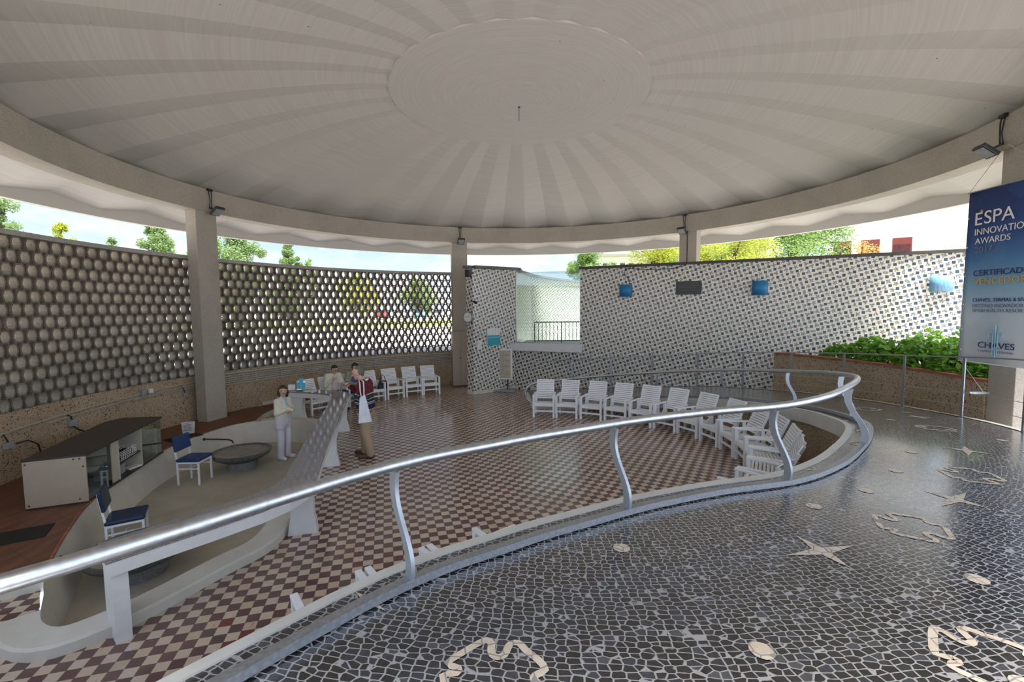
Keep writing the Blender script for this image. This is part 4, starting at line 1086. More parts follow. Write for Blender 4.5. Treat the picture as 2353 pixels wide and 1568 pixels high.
sl = ['small leafy shrub at the left tip of the planter', 'leafy green shrub, second from the left tip of the planter', 'leafy green shrub near the brick edge, third from the left tip', 'tall leafy shrub toward the tiled wall, fourth from the left tip', 'leafy shrub hanging toward the brick edge in the middle of the planter',
      'tall leafy shrub behind the middle of the planter', 'leafy shrub at the brick edge left of the banner', 'tall bright shrub partly behind the banner edge', 'low leafy shrub with large leaves under the banner']
for (a, r_, h, rad), lab in zip(shrubs, sl):
    c = polar(a, r_, ZP - .06); s = thing('leafy_shrub', lab, 'shrub', c, 0, 'shrubs in the planter')
    pts = []
    for k in range(560):
        u = rs.uniform(0, 2 * PI); v = rs.random() ** .5; z = h * (1 - (v ** 2) * .75) * rs.uniform(.45, 1.08)
        pts.append(Vector((rad * v * 1.25 * math.cos(u), rad * v * 1.25 * math.sin(u), max(.06, z))))
    leafy('foliage', pts, .135, M['leaf_hedge'], s, int(a * 10) + 300, asp=.7)
    b = MB()
    for k in range(6):
        u = 2 * PI * k / 6; b.tube([(0.03 * math.cos(u), .03 * math.sin(u), 0), (rad * .5 * math.cos(u), rad * .5 * math.sin(u), h * .7)], .008, 5)
    b.build('stem', M['bark'], s)

# ------------------------------------------------------------------ hanging banner
fnt = None
uu = Vector((-.03, -1.0, 0)).normalized(); bo = Vector((6.94, -1.74, 0)); bnn = Vector((-uu.y, uu.x, 0)) * -1
if bnn.x > 0: bnn = -bnn
t = thing('hanging_banner', 'tall blue and white award banner hung in front of the right-hand column', 'banner', (6.94, -1.74, 1.85))
BM = Matrix((uu, Vector((0, 0, 1)), bnn)).transposed()     # local x along banner, y up, z to the viewer
def bl(u, z, off=0.0): return BM @ Vector((u, z - 1.85, off))
m = Mat('banner_print', rough=.55)
u, v_, _z = m.xyz(m.coord('UV'))
g = m.ramp((v_ - 1.85) / 2.6, [(0, (.72, .74, .78)), (.28, (.58, .66, .75)), (.45, (.24, .44, .62)), (.60, (.06, .19, .42)), (.72, (.025, .07, .24)), (1, (.012, .018, .12))])
tu = u / .30; tv = v_ / .30
k1 = (tu.floor().mod(2.0)); tri = ((tv + (tu.fract() - .5).abs() * (k1 * 2.0 - 1.0)).floor())
rn = E(m.t, m.white(m.vec(tu.floor(), tri, 5.0)).outputs[0])
g = m.mix(rn * .42 * v_.smooth(1.95, 2.5), g, m.mix(v_.smooth(2.5, 3.9), (.30, .52, .68), (.05, .14, .36)))
m.color(g); M['banner'] = m.m
mb = MB(); n = 16; P = []; UV = []
for i in range(n + 1):
    x = 1.30 * i / n
    for z in (1.85, 2.6, 3.4, 4.45):
        P.append(bl(x + .02 * 0, z, .012 * math.sin(x * 7 + z))); UV.append((x, z))
F = [(i * 4 + j, i * 4 + 4 + j, i * 4 + 5 + j, i * 4 + 1 + j) for i in range(n) for j in range(3)]
mb.add(P, F, [[UV[q] for q in f] for f in F]); o = mb.build('cloth', M['banner'], t, smooth=True)
sd = o.modifiers.new('thick', 'SOLIDIFY'); sd.thickness = .004; sd.offset = 0
MB().tube([bl(-.01, 4.455), bl(1.32, 4.455)], .012, 8).build('top_rod', M['stainless'], t)
MB().tube([bl(-.01, 1.852), bl(1.32, 1.852)], .010, 8).build('bottom_rod', M['paper'], t)
b = MB()
for z in (4.06, 3.62, 3.18, 2.74, 2.35, 2.03): b.sphere(bl(.035, z, .016), .010, 8, 6)
b.build('eyelet', M['paper'], t)
def text(s, u, z, h, wd, mat, parent, name='lettering', off=.022):
    c = bpy.data.curves.new(name, 'FONT'); c.body = s; c.size = 1.0; c.fill_mode = 'BOTH'; c.extrude = 0.002
    o = bpy.data.objects.new(name, c); COL.objects.link(o)
    bpy.context.view_layer.update()
    dg = bpy.context.evaluated_depsgraph_get(); me = bpy.data.meshes.new_from_object(o.evaluated_get(dg))
    bpy.data.objects.remove(o); bpy.data.curves.remove(c)
    xs = [q.co.x for q in me.vertices]; ys = [q.co.y for q in me.vertices]
    sx = wd / (max(xs) - min(xs)); sy = h / (max(ys) - min(ys)); x0, y0 = min(xs), min(ys)
    for q in me.vertices: q.co = bl(u + (q.co.x - x0) * sx, z + (q.co.y - y0) * sy, off + q.co.z)
    me.materials.clear(); me.materials.append(mat)
    o = bpy.data.objects.new(name, me); link(o, parent); return o
wh = plain('banner_white', (.78, .76, .76), .6, var=.02); nv_ = plain('banner_navy', (.02, .03, .16), .6, var=.03); yl = plain('banner_gold', (.62, .42, .12), .6, var=.03); gy = plain('banner_slate', (.16, .20, .32), .6, var=.03); lb = plain('banner_sky', (.32, .58, .74), .6, var=.03)
text('E', .150, 3.938, .185, .105, wh, t); text('SPA', .285, 3.940, .190, .43, wh, t)
text('INNOVATION', .155, 3.787, .094, .78, wh, t); text('AWARDS', .165, 3.652, .090, .51, wh, t); text('2017', .17, 3.517, .095, .265, gy, t)
text('CERTIFICADO', .172, 3.170, .085, .80, nv_, t); text('VENCEDOR', .178, 3.038, .100, .75, yl, t)
text('CHAVES, TERMAS & SPA', .188, 2.770, .060, .76, nv_, t); text('DESTINO INOVADOR', .190, 2.692, .053, .72, gy, t); text('SPA&HEALTH RESORT', .193, 2.622, .050, .76, gy, t)
text('CHAVES', .310, 2.087, .088, .52, nv_, t); text('CAPITAL TERMAL', .314, 2.024, .030, .51, gy, t)
c0_, P = (.24, 4.136), []
for k in range(10):
    q = .034 if k % 2 == 0 else .014; P.append(bl(c0_[0] + q * math.sin(k * PI / 5), c0_[1] + q * math.cos(k * PI / 5), .024))
mb = MB(); mb.add(P, [tuple(range(10))]); mb.build('star', yl, t)
b = MB()
b.tube([bl(.555, 2.44, .02), bl(.565, 1.96, .02)], .009, 6)
for s_ in (-1, 1):
    b.tube([bl(.558 + s_ * .095, 2.25, .02), bl(.558 + s_ * .093, 2.31, .02), bl(.558 + s_ * .06, 2.33, .02), bl(.558 + s_ * .032, 2.30, .02), bl(.560 + s_ * .032, 1.99, .02)], .008, 6)
b.tube([bl(.50, 1.945, .02), bl(.565, 1.925, .02), bl(.63, 1.945, .02)], .006, 6); b.build('fountain_emblem', lb, t)
rope = plain('rope', (.50, .45, .36), .8)
for p0, p1, lab in ((bo + Vector((0, 0, 4.46)), Vector((7.28, -1.85, 5.06)), 'thin cord tying the left top corner of the banner to the beam'), (bo + uu * .02 + Vector((0, 0, 1.86)), polar(-14.2, 6.50, zr(-13) + .42), 'thin cord tying the lower corner of the banner to the railing bracket')):
    o = MB().tube([p0, p1], .005, 5).build('tie_cord', rope); tag(o, lab, 'cord')
o = MB().tube([Vector((7.2, -2.02, 5.10)), Vector((6.90, -2.9, 4.47))], .006, 5).build('tie_cord', rope); tag(o, 'thin cord running from the floodlight down to the banner top', 'cord')

# ------------------------------------------------------------------ railing on the terrace behind the glass
t = thing('terrace_railing', 'black barred railing seen through the window opening', 'railing', (1.4, 7.05, 1.5))
MB().bar((-.78, 0, .74), (1.1, -.02, .74), .04, .04).build('top_rail', M['black'], t); MB().bar((-.78, 0, .08), (1.1, -.02, .08), .03, .03).build('bottom_rail', M['black'], t)
for k in range(15):
    x = -.78 + .134 * k; MB().bar((x, 0, 0 if k % 7 == 0 else .08), (x, 0, .74), .03 if k % 7 == 0 else .018, .018, up=(0, 1, 0)).build('post' if k % 7 == 0 else 'baluster', M['black'], t)

# ------------------------------------------------------------------ trees beyond the walls
def tree(name, x, y, zt, zb, rad, lab, mat, n, size, shape=1.0, seed=1, grp='trees beyond the walls'):
    rn = random.Random(seed); t = thing(name, lab, 'tree', (x, y, 1.13), 0, grp); H = zt - 1.13; hb = zb - 1.13
    b = MB(); b.tube([(0, 0, -.1), (rad * .05, 0, H * .45), (0, rad * .03, H * .86)], [rad * .10 + .08, rad * .06 + .05, .03], 8)
    cl = []
    for k in range(44):
        z = hb + (H - hb) * rn.random() ** .85; f = math.sin(PI * min(1, max(.08, ((z - hb) / (H - hb)) ** shape * .80 + .18))) ** .8
        u = rn.uniform(0, 2 * PI); q = rad * f * rn.uniform(.15, .90)
        c = Vector((q * math.cos(u), q * math.sin(u), z)); cl.append((c, rad * rn.uniform(.17, .32)))
        if k < 12: b.tube([(0, 0, max(hb * .6, z - rad * .6)), c * .5 + Vector((0, 0, z * .5 - .1)), c], [.06, .04, .015], 5)
    b.build('trunk', M['bark'], t, smooth=True)
    g = np.random.default_rng(seed + 50); n = int(n * 4.5); ci = np.array([tuple(c) for c, q in cl]); qi = np.array([q for c, q in cl]); kk = np.arange(n) % len(cl)
    d = g.normal(size=(n, 3)) * (1, 1, .8); d /= np.linalg.norm(d, axis=1)[:, None]
    leafy('crown', ci[kk] + d * (qi[kk] * g.random(n) ** .45)[:, None], size * .45, mat, t, seed, up=.1)
tree('poplar_tree', -37.5, 25, 12.0, 5.0, 2.2, 'green tree at the left edge above the screen wall', M['leaf_pale'], 2600, .42, seed=1)
tree('small_tree', -39.1, 31, 10.3, 5.5, 1.3, 'small yellow-green treetop just over the screen wall near the left edge', M['leaf_yellow'], 900, .36, seed=2)
tree('small_tree', -35.6, 32, 9.3, 5.5, .8, 'tiny treetop between the left tree and the poplar', M['leaf_pale'], 500, .34, seed=22)
tree('poplar_tree', -32.6, 33, 10.8, 4.5, 1.9, 'pale green poplar left of the first column', M['leaf_pale'], 2600, .42, seed=3)
tree('broad_tree', -31.0, 38, 9.9, 4.0, 2.6, 'broad green tree directly behind the first column', M['leaf_green'], 2400, .45, seed=4)
tree('broad_tree', -29.2, 40, 10.6, 4.0, 3.4, 'broad light green tree just right of the first column', M['leaf_pale'], 3600, .5, seed=5)
tree('cypress_tree', -26.6, 46, 10.9, 3.0, 1.7, 'narrow column-shaped tree over the middle of the screen wall', M['leaf_pale'], 5200, .40, .9, 6)
tree('distant_tree', -35.5, 71, 11.4, 4.0, 2.0, 'distant blue-green tree right of the narrow one', M['leaf_green'], 500, .7, seed=7)
tree('broad_tree', 7.4, 36, 8.2, 2.5, 3.6, 'green tree left of the tiled wall, behind the glass opening', M['leaf_green'], 4200, .42, seed=8)
tree('broad_tree', 9.3, 21.5, 8.3, 2.5, 2.6, 'yellow tree left of the column behind the tiled wall', M['leaf_yellow'], 4200, .28, seed=9)
tree('broad_tree', 13.6, 19.5, 8.0, 2.5, 2.9, 'bright yellow tree right of the column behind the tiled wall', M['leaf_yellow'], 4800, .26, seed=10)
tree('broad_tree', 19.6, 23.5, 10.8, 3.0, 4.9, 'large green tree behind the yellow ones', M['leaf_green'], 8000, .34, seed=11)
tree('broad_tree', 14.6, 26.5, 10.2, 3.0, 4.0, 'green tree filling the gap behind the bright yellow tree', M['leaf_green'], 4200, .34, seed=12)
tree('autumn_tree', 26.0, 25.5, 7.3, 3.5, 2.0, 'thin orange-leaved tree in front of the white building windows', M['leaf_orange'], 900, .28, seed=13)
for k, (x, y, h, r_) in enumerate(((-60, 84, 8.5, 5), (-48, 88, 8.0, 6), (-34, 90, 9.5, 6), (-21, 92, 8.5, 5.5), (-8, 95, 8.2, 5.5), (4, 92, 7.2, 5))):
    tree('distant_tree', x, y, h, 1.6, r_, ['dark distant tree far behind the left end of the screen wall', 'distant tree seen through blocks right of the first column', 'distant tree behind the red car', 'distant tree behind the blue car', 'distant tree seen beside the second column', 'distant treetop behind the pier'][k], M['leaf_green' if k % 2 else 'leaf_yellow'], 1100, .9, seed=30 + k, grp='trees at the far edge of the car park')

# ------------------------------------------------------------------ buildings and cars
t = thing('white_building', 'large white building with dark red windows right of the trees', 'building', (38, 36, 1.1), R(-33))
bw = MB(); bw.box((4.4, 6, 9), (21, 10, 18)); o = bw.build('walls', M['facade'], t)
def window(x, z, w_=1.5, h_=2.6):
    f = MB().box((x, .985, z), (w_, .10, h_)).build('window', M['redframe'], t)
    MB().box((x, .93, z - .15), (w_ * .84, .03, h_ * .62)).build('pane', M['redpane'], f)
for x in (-4.7, -2.4, .1, 7.5): window(x, 6.95 if x != 7.5 else 11)
t = thing('distant_building', 'pale distant building between the trees left of the tiled column', 'building', (16.5, 60, 1.1))
MB().box((0, 4, 4.6), (7, 8, 9.2)).build('walls', M['facade'], t); MB().box((0, -.02, 9.25), (7.4, 8.4, .3)).build('roof', M['coping'], t)
for k in range(5): MB().box((-2.6 + 1.3 * k, -.05, 7.6), (.7, .12, 1.1)).build('window', M['darkglass'], t)
def car(x, y, rz, col, lab, mat):
    t = thing('parked_car', lab, 'car', (x, y, 1.13), rz, 'cars in the car park')
    prof = [(-2.1, .35), (-2.15, .75), (-1.3, .92), (-.7, 1.42), (.8, 1.45), (1.5, .95), (2.1, .85), (2.15, .4)]
    V = [(a, s_ * .85, z) for s_ in (-1, 1) for a, z in prof]; n = len(prof)
    MB().add(V, [(i, (i + 1) % n, n + (i + 1) % n, n + i) for i in range(n)] + [tuple(range(n)), tuple(range(2 * n - 1, n - 1, -1))]).build('car_body', mat, t, bevel=.06)
    b = MB()
    for s_ in (-1, 1): b.add([(-1.1, s_ * .87, .98), (-.66, s_ * .87, 1.34), (.72, s_ * .87, 1.36), (1.25, s_ * .87, .98)], [(0, 1, 2, 3)])
    b.add([(-1.26, -.7, .97), (-1.26, .7, .97), (-.76, .6, 1.40), (-.76, -.6, 1.40)], [(0, 1, 2, 3)]); b.build('glazing', M['darkglass'], t)
    for a in (-1.3, 1.35):
        for s_ in (-1, 1): MB().tube([(a, s_ * .75, .32), (a, s_ * .90, .32)], .32, 14).build('wheel', M['black'], t)
cm = {'red': plain('car_red', (.55, .03, .03), .3), 'white': plain('car_white', (.75, .75, .76), .3), 'blue': plain('car_blue', (.10, .25, .50), .3), 'silver': plain('car_silver', (.45, .47, .5), .3, .4), 'dark': plain('car_dark', (.04, .045, .06), .3)}
for k, (x, c_) in enumerate(((-27.5, 'silver'), (-24.6, 'white'), (-20.4, 'red'), (-17.4, 'white'), (-14.5, 'blue'), (-11.6, 'silver'), (-8.7, 'dark'))):
    car(x, 61.5, R(90 + 4 * (k % 3)), c_, ['silver car parked furthest left behind the screen wall', 'white car left of the red one in the car park', 'red car parked on the lawn edge behind the screen wall', 'white car right of the red one in the car park', 'blue car in the car park behind the screen wall', 'silver car right of the blue one', 'dark car nearest the second column in the car park'][k], cm[c_])
# ------------------------------------------------------------------ people: smooth union of tapered capsules, meshed as one skin
def sdf_mesh(prims, res=.011, k=.018):
    ends = np.array([[*a, *b] for a, b, *_ in prims]).reshape(-1, 3); mr = max(max(p[2], p[3]) for p in prims) + 4 * res + .02
    lo = ends.min(0) - mr; hi = ends.max(0) + mr; N = np.ceil((hi - lo) / res).astype(int) + 1
    D = np.full(N, 1.0); ax = [lo[i] + res * np.arange(N[i]) for i in range(3)]; T = np.zeros(N, int); BST = np.full(N, 9.0)
    for a, b, ra, rb, tg in prims:
        a, b = np.array(a, float), np.array(b, float); m = max(ra, rb) + .05
        s = [slice(max(0, int((min(a[i], b[i]) - m - lo[i]) / res)), int((max(a[i], b[i]) + m - lo[i]) / res) + 2) for i in range(3)]
        X, Y, Z = np.meshgrid(ax[0][s[0]], ax[1][s[1]], ax[2][s[2]], indexing='ij')
        P = np.stack([X, Y, Z], -1) - a; d = b - a; L = max(1e-9, d @ d); h = np.clip((P @ d) / L, 0, 1)
        di = np.linalg.norm(P - h[..., None] * d, axis=-1) - (ra + (rb - ra) * h); s = tuple(s)
        sub = D[s]; q = np.clip(.5 + .5 * (sub - di) / k, 0, 1); D[s] = sub * (1 - q) + di * q - k * q * (1 - q)
        mk = di < BST[s]; BST[s] = np.where(mk, di, BST[s]); T[s] = np.where(mk, tg, T[s])
    C = [(0,0,0),(1,0,0),(0,1,0),(1,1,0),(0,0,1),(1,0,1),(0,1,1),(1,1,1)]
    n = [q - 1 for q in D.shape]; g = lambda c: D[c[0]:c[0] + n[0], c[1]:c[1] + n[1], c[2]:c[2] + n[2]]
    acc = np.zeros((*n, 3)); cnt = np.zeros(n)
    for i in range(8):
        for j in range(i + 1, 8):
            if sum(abs(C[i][q] - C[j][q]) for q in range(3)) != 1: continue
            v0, v1 = g(C[i]), g(C[j]); cr = (v0 < 0) != (v1 < 0); t = np.where(cr, v0 / np.where(cr, v0 - v1, 1), 0)
            for q in range(3): acc[..., q] += np.where(cr, C[i][q] + t * (C[j][q] - C[i][q]), 0)
            cnt += cr
    act = cnt > 0; idx = np.full(n, -1); idx[act] = np.arange(act.sum()); I = np.argwhere(act)
    V = lo + res * (I + acc[act] / cnt[act][:, None]); tags = T[:-1, :-1, :-1][act]; F = []
    for axq in range(3):
        u, w_ = [(1, 2), (2, 0), (0, 1)][axq]
        a0 = D; sh = [slice(None)] * 3; s0 = list(sh); s1 = list(sh); s0[axq] = slice(0, -1); s1[axq] = slice(1, None)
        v0, v1 = D[tuple(s0)] < 0, D[tuple(s1)] < 0
        for sgn, m in ((1, v0 & ~v1), (-1, ~v0 & v1)):
            p = np.argwhere(m); ok = (p[:, u] > 0) & (p[:, w_] > 0) & (p[:, u] < n[u]) & (p[:, w_] < n[w_]); p = p[ok]
            def at(du, dw):
                r_ = p.copy(); r_[:, u] += du; r_[:, w_] += dw; return idx[r_[:, 0], r_[:, 1], r_[:, 2]]
            q = np.stack([at(-1, -1), at(0, -1), at(0, 0), at(-1, 0)], 1)
            F.append(q if sgn > 0 else q[:, ::-1])
    return V, np.concatenate(F), tags
def skin(name, prims, mats, parent, res=.011, k=.018):
    V, F, tg = sdf_mesh(prims, res, k)
    me = bpy.data.meshes.new(name); me.from_pydata(V.tolist(), [], F.tolist())
    for m_ in mats: me.materials.append(m_)
    me.polygons.foreach_set('material_index', np.minimum(tg[F[:, 0]], len(mats) - 1)); me.polygons.foreach_set('use_smooth', [True] * len(F)); me.update()
    o = bpy.data.objects.new(name, me); link(o, parent)
    sm = o.modifiers.new('relax', 'SMOOTH'); sm.iterations = 2; sm.factor = .4
    return o
vv = lambda *a: np.array(a, float)
def rotz(a): return np.array([[math.cos(a), -math.sin(a), 0], [math.sin(a), math.cos(a), 0], [0, 0, 1]])
def hand(w, d, n, s=1.0, curl=.5, side=1):
    'palm, four fingers and a thumb; w wrist, d pointing direction, n back-of-hand normal, side = thumb side'
    d = d / np.linalg.norm(d); n = n - d * (n @ d); n /= np.linalg.norm(n); x = np.cross(d, n) * side; P = []
    for q in (-.022, 0, .022): P.append((w, w + d * .075 * s + x * q * s, .017 * s, .014 * s, 0))
    for i, (q, L) in enumerate(((-.032, .058), (-.011, .072), (.011, .078), (.031, .070))):
        k0 = w + d * .080 * s + x * q * s; a = curl * 1.1
        k1 = k0 + (d * math.cos(a * .6) - n * math.sin(a * .6)) * L * .5 * s; k2 = k1 + (d * math.cos(a * 1.5) - n * math.sin(a * 1.5)) * L * .5 * s
        P += [(k0, k1, .0098 * s, .009 * s, 0), (k1, k2, .009 * s, .0078 * s, 0)]
    t0 = w + d * .025 * s + x * .028 * s; t1 = t0 + (d * .6 + x * .75 - n * .3) * .040 * s; t2 = t1 + (d * .9 + x * .15 - n * .45) * .032 * s
    P += [(t0, t1, .0125 * s, .0105 * s, 0), (t1, t2, .0105 * s, .009 * s, 0)]
    return P
def head(c, yaw, pitch, s=1.0, beard=0):
    'face looks along +x before turning; returns skin capsules and a transform for the features'
    cp, sp = math.cos(pitch), math.sin(pitch); A = rotz(yaw) @ np.array([[cp, 0, sp], [0, 1, 0], [-sp, 0, cp]])
    f = lambda x, y, z: c + A @ (vv(x, y, z) * s)
    P = [(f(-.015, 0, .03), f(.015, 0, .03), .080 * s, .078 * s, 0), (f(.01, -.012, .01), f(.01, .012, .01), .072 * s, .072 * s, 0), (f(.035, 0, -.03), f(.055, 0, -.085), .055 * s, .030 * s, 0), (f(.025, .030, -.06), f(.025, -.030, -.06), .035 * s, .035 * s, 0),
         (f(.088, 0, .012), f(.108, 0, -.020), .010 * s, .014 * s, 0), (f(.005, .078, .00), f(-.002, .082, -.03), .014 * s, .010 * s, 0), (f(.005, -.078, .00), f(-.002, -.082, -.03), .014 * s, .010 * s, 0),
         (f(.079, .016, -.058), f(.079, -.016, -.058), .0085 * s, .0085 * s, 1), (f(.082, .034, .030), f(.082, -.034, .030), .012 * s, .012 * s, 0)]
    return P, f
SKIN = plain('skin_olive', (.56, .36, .27), .55, var=.06, scale=14); SKIN2 = plain('skin_ruddy', (.60, .36, .28), .55, var=.08, scale=14)
LIP = plain('lips', (.36, .13, .11), .5); EYE = plain('eye_dark', (.03, .02, .018), .25)
def face_parts(f, s, body, brow, glasses=None):
    for q in (-.032, .032):
        MB().sphere(f(.078, q, .008), .0105 * s, 8, 6).build('eye', EYE, body)
        MB().tube([f(.083, q - .018, .028), f(.090, q, .034), f(.083, q + .018, .028)], .0048 * s, 6).build('eyebrow', brow, body)
    if glasses:
        b = MB()
        for q in (-.034, .034): b.tube([f(.100 + .004 * math.cos(R(40 * k)), q + .026 * math.cos(R(40 * k)), .006 + .020 * math.sin(R(40 * k))) for k in range(9)], .0035 * s, 5, closed=True)
        b.tube([f(.104, -.009, .010), f(.108, 0, .013), f(.104, .009, .010)], .003, 5)
        for q in (-1, 1): b.tube([f(.10, q * .06, .010), f(.0, q * .084, .012)], .003, 5)
        b.build('glasses', glasses, body)
def figure(t, J, s, skinm, hd_yaw, hd_pitch, brow, glasses=None, hands=(), fem=False):
    'J: joints. body = one continuous skin from head to feet'
    P = []
    hp, fh = head(J['head'], hd_yaw, hd_pitch, s); P += hp
    P.append((J['neck'], J['head'] + vv(-.01, 0, -.05), .056 * s, .050 * s, 0)); P.append((J['chest'], J['neck'], .10 * s, .060 * s, 0))
    for q in ('l', 'r'):
        P += [(J['sh' + q], J['neck'], .052 * s, .058 * s, 0), (J['sh' + q], J['el' + q], .047 * s, .038 * s, 0), (J['el' + q], J['wr' + q], .037 * s, .024 * s, 0),
              (J['hip' + q], J['kn' + q], .078 * s, .052 * s, 0), (J['kn' + q], J['an' + q], .050 * s, .034 * s, 0), (J['an' + q], J['to' + q], .034 * s, .026 * s, 0),
              (J['sh' + q] * .75 + J['chest'] * .25, J['hip' + q] * .85 + J['pel'] * .15, .085 * s, .092 * s, 0)]
    P.append((J['chest'], J['pel'], .11 * s, .11 * s, 0))
    for h in hands: P += h
    b = skin('body', P, [skinm, LIP], t, .0105, .016)
    face_parts(fh, s, b, brow, glasses)
    return b, fh
def clothes(name, t, parts, mats, k=.022, res=.012): return skin(name, parts, mats, t, res, k)
def hairdo(t, fh, s, mat, long=False, extra=()):
    P = [(fh(-.030, 0, .045), fh(.005, 0, .055), .083 * s, .078 * s, 0), (fh(-.05, 0, .0), fh(-.045, 0, -.02), .070 * s, .062 * s, 0)]
    if long:
        for q in (-1, 1): P += [(fh(-.005, q * .060, .045), fh(-.015, q * .082, -.05), .036 * s, .040 * s, 0), (fh(-.015, q * .082, -.05), fh(.005, q * .078, -.125), .040 * s, .026 * s, 0)]
        P += [(fh(-.06, 0, .0), fh(-.06, 0, -.12), .07 * s, .055 * s, 0), (fh(.045, .035, .075), fh(-.02, -.05, .07), .032 * s, .03 * s, 0)]
    P += list(extra)
    return skin('hair', P, [mat], t, .010, .02)

# --- standing woman in white (pit)
t = thing('person', 'woman in a white jacket and white trousers standing in the pit with folded arms', 'person', (-5.02, .52, -.40), R(-20)); s = .93
J = dict(head=vv(.02, 0, 1.455), neck=vv(-.005, 0, 1.31), chest=vv(0, 0, 1.13), pel=vv(-.01, 0, .84), shl=vv(-.01, .142, 1.25), shr=vv(-.01, -.142, 1.25), ell=vv(.02, .205, 1.01), elr=vv(.03, -.205, 1.01),
         wrl=vv(.21, .02, 1.045), wrr=vv(.185, -.01, 1.085), hipl=vv(-.01, .085, .80), hipr=vv(-.01, -.085, .80), knl=vv(.01, .085, .44), knr=vv(.0, -.085, .44), anl=vv(-.02, .09, .07), anr=vv(-.03, -.085, .07), tol=vv(.13, .12, .03), tor=vv(.12, -.11, .03))
H1 = hand(J['wrl'], vv(-.04, -.20, .03), vv(.6, 0, .8), s, .35, -1); H2 = hand(J['wrr'], vv(-.05, .18, -.02), vv(.8, 0, .5), s, .35, 1)
hairm = plain('dark_auburn_hair', (.060, .020, .014), .5, var=.3, scale=40); offw = plain('ivory_jacket', (.72, .69, .58), .8, var=.05, scale=18, bump=.15); lil = plain('pale_scrubs', (.66, .64, .72), .8, var=.05, scale=14, bump=.15); blt = plain('pale_blue_top', (.30, .52, .62), .8)
b, fh = figure(t, J, s, SKIN, R(-36), R(5), hairm, None, (H1, H2))
hairdo(t, fh, s, hairm, True)
C = [(J['chest'], J['pel'] + vv(0, 0, .09), .112, .112, 0)]
for q, y in (('l', 1), ('r', -1)):
    C += [(J['sh' + q], J['neck'] + vv(0, .03 * y, -.03), .058, .052, 0), (J['sh' + q], J['el' + q], .056, .050, 0), (J['el' + q], J['wr' + q], .050, .037, 0), (J['sh' + q] * .74 + J['chest'] * .26, J['hip' + q] + vv(0, 0, .13), .086, .098, 0)]
C += [(vv(.01, -.06, 1.325), vv(.08, -.03, 1.22), .022, .020, 0), (vv(.01, .06, 1.325), vv(.08, .03, 1.22), .022, .020, 0), (vv(-.05, .05, 1.325), vv(-.05, -.05, 1.325), .026, .026, 0)]
clothes('jacket', t, C, [offw])
clothes('top', t, [(vv(.045, 0, 1.29), vv(.078, 0, 1.17), .042, .040, 0)], [blt])
C = [(J['pel'] + vv(0, 0, .02), J['pel'] + vv(0, 0, -.06), .112, .115, 0)]
for q in 'lr': C += [(J['hip' + q] + vv(0, 0, .08), J['hip' + q] + vv(0, 0, -.10), .098, .098, 0)]
clothes('tunic', t, C, [lil])
C = []
for q in 'lr': C += [(J['hip' + q], J['kn' + q], .086, .070, 0), (J['kn' + q], J['an' + q] + vv(0, 0, .0), .070, .074, 0)]
clothes('trousers', t, C, [lil], .01)
whsh = plain('white_clogs', (.70, .70, .68), .5)
for q in 'lr': clothes('shoe', t, [(J['an' + q] + vv(-.02, 0, -.025), J['to' + q] + vv(0, 0, .008), .042, .036, 0), (J['an' + q] + vv(-.03, 0, -.03), J['to' + q] + vv(.0, 0, -.002), .036, .030, 0)], [whsh])

# --- standing man in striped jumper
t = thing('person', 'grey-haired man in a burgundy striped jumper and tan trousers standing by the counter', 'person', (-2.92, -.60, 0), R(184)); s = 1.0
J = dict(head=vv(.11, 0, 1.57), neck=vv(.035, 0, 1.43), chest=vv(.0, 0, 1.24), pel=vv(-.03, 0, .90), shl=vv(.0, .195, 1.375), shr=vv(.0, -.195, 1.375), ell=vv(-.05, .28, 1.09), elr=vv(.14, -.25, 1.13),
         wrl=vv(.045, .195, .885), wrr=vv(.28, -.06, 1.31), hipl=vv(-.03, .095, .86), hipr=vv(-.03, -.095, .86), knl=vv(-.02, .10, .48), knr=vv(.05, -.10, .47), anl=vv(-.10, .10, .07), anr=vv(.05, -.12, .07), tol=vv(.07, .14, .03), tor=vv(.21, -.15, .03))
H1 = hand(J['wrl'], vv(-.01, -.035, -.10), vv(0, 1, 0), s, .25, 1); H2 = hand(J['wrr'], vv(.04, .03, .06), vv(.3, -.8, .3), s, 1.1, 1)
hairm = plain('grey_hair', (.13, .125, .12), .6, var=.3, scale=40)
m = Mat('striped_jumper', rough=.9)
x, y, z = m.xyz(m.obj()); nz = m.noise(6, 2) * .012; zz = z + nz + x * .06
BG, WH, GR, NV = (.125, .012, .028), (.55, .54, .56), (.018, .045, .035), (.012, .014, .035)
c = m.ramp((zz - .80) / .5, [(0, NV), (.16, (.30, .06, .14)), (.18, WH), (.20, NV), (.23, WH), (.25, NV), (.44, WH), (.46, NV), (.49, WH), (.52, NV), (.62, WH), (.64, GR), (.80, WH), (.83, BG)], 'CONSTANT')
m.color(c); m.bump(m.noise(60, 2), .2, .004); jm = m.m
m = Mat('striped_sleeve', rough=.9)
x, y, z = m.xyz(m.obj()); zz = z + m.noise(6, 2) * .01
c = m.ramp((zz - .80) / .5, [(0, NV), (.46, WH), (.485, NV), (.515, WH), (.54, NV), (.57, WH), (.595, BG)], 'CONSTANT'); m.color(c); m.bump(m.noise(60, 2), .2, .004); js = m.m
khaki = plain('tan_trousers', (.40, .30, .19), .85, var=.08, scale=10, bump=.2); brown = plain('brown_shoes', (.09, .035, .025), .4)
b, fh = figure(t, J, s, SKIN2, R(14), R(12), hairm, None, (H1, H2))
skin('hair', [(fh(-.045, 0, .045), fh(-.02, 0, .065), .078, .070, 0), (fh(-.055, 0, .0), fh(-.055, 0, -.03), .060, .050, 0), (fh(-.01, .062, .03), fh(-.02, .07, -.01), .026, .022, 0), (fh(-.01, -.062, .03), fh(-.02, -.07, -.01), .026, .022, 0)], [hairm], t, .010, .02)
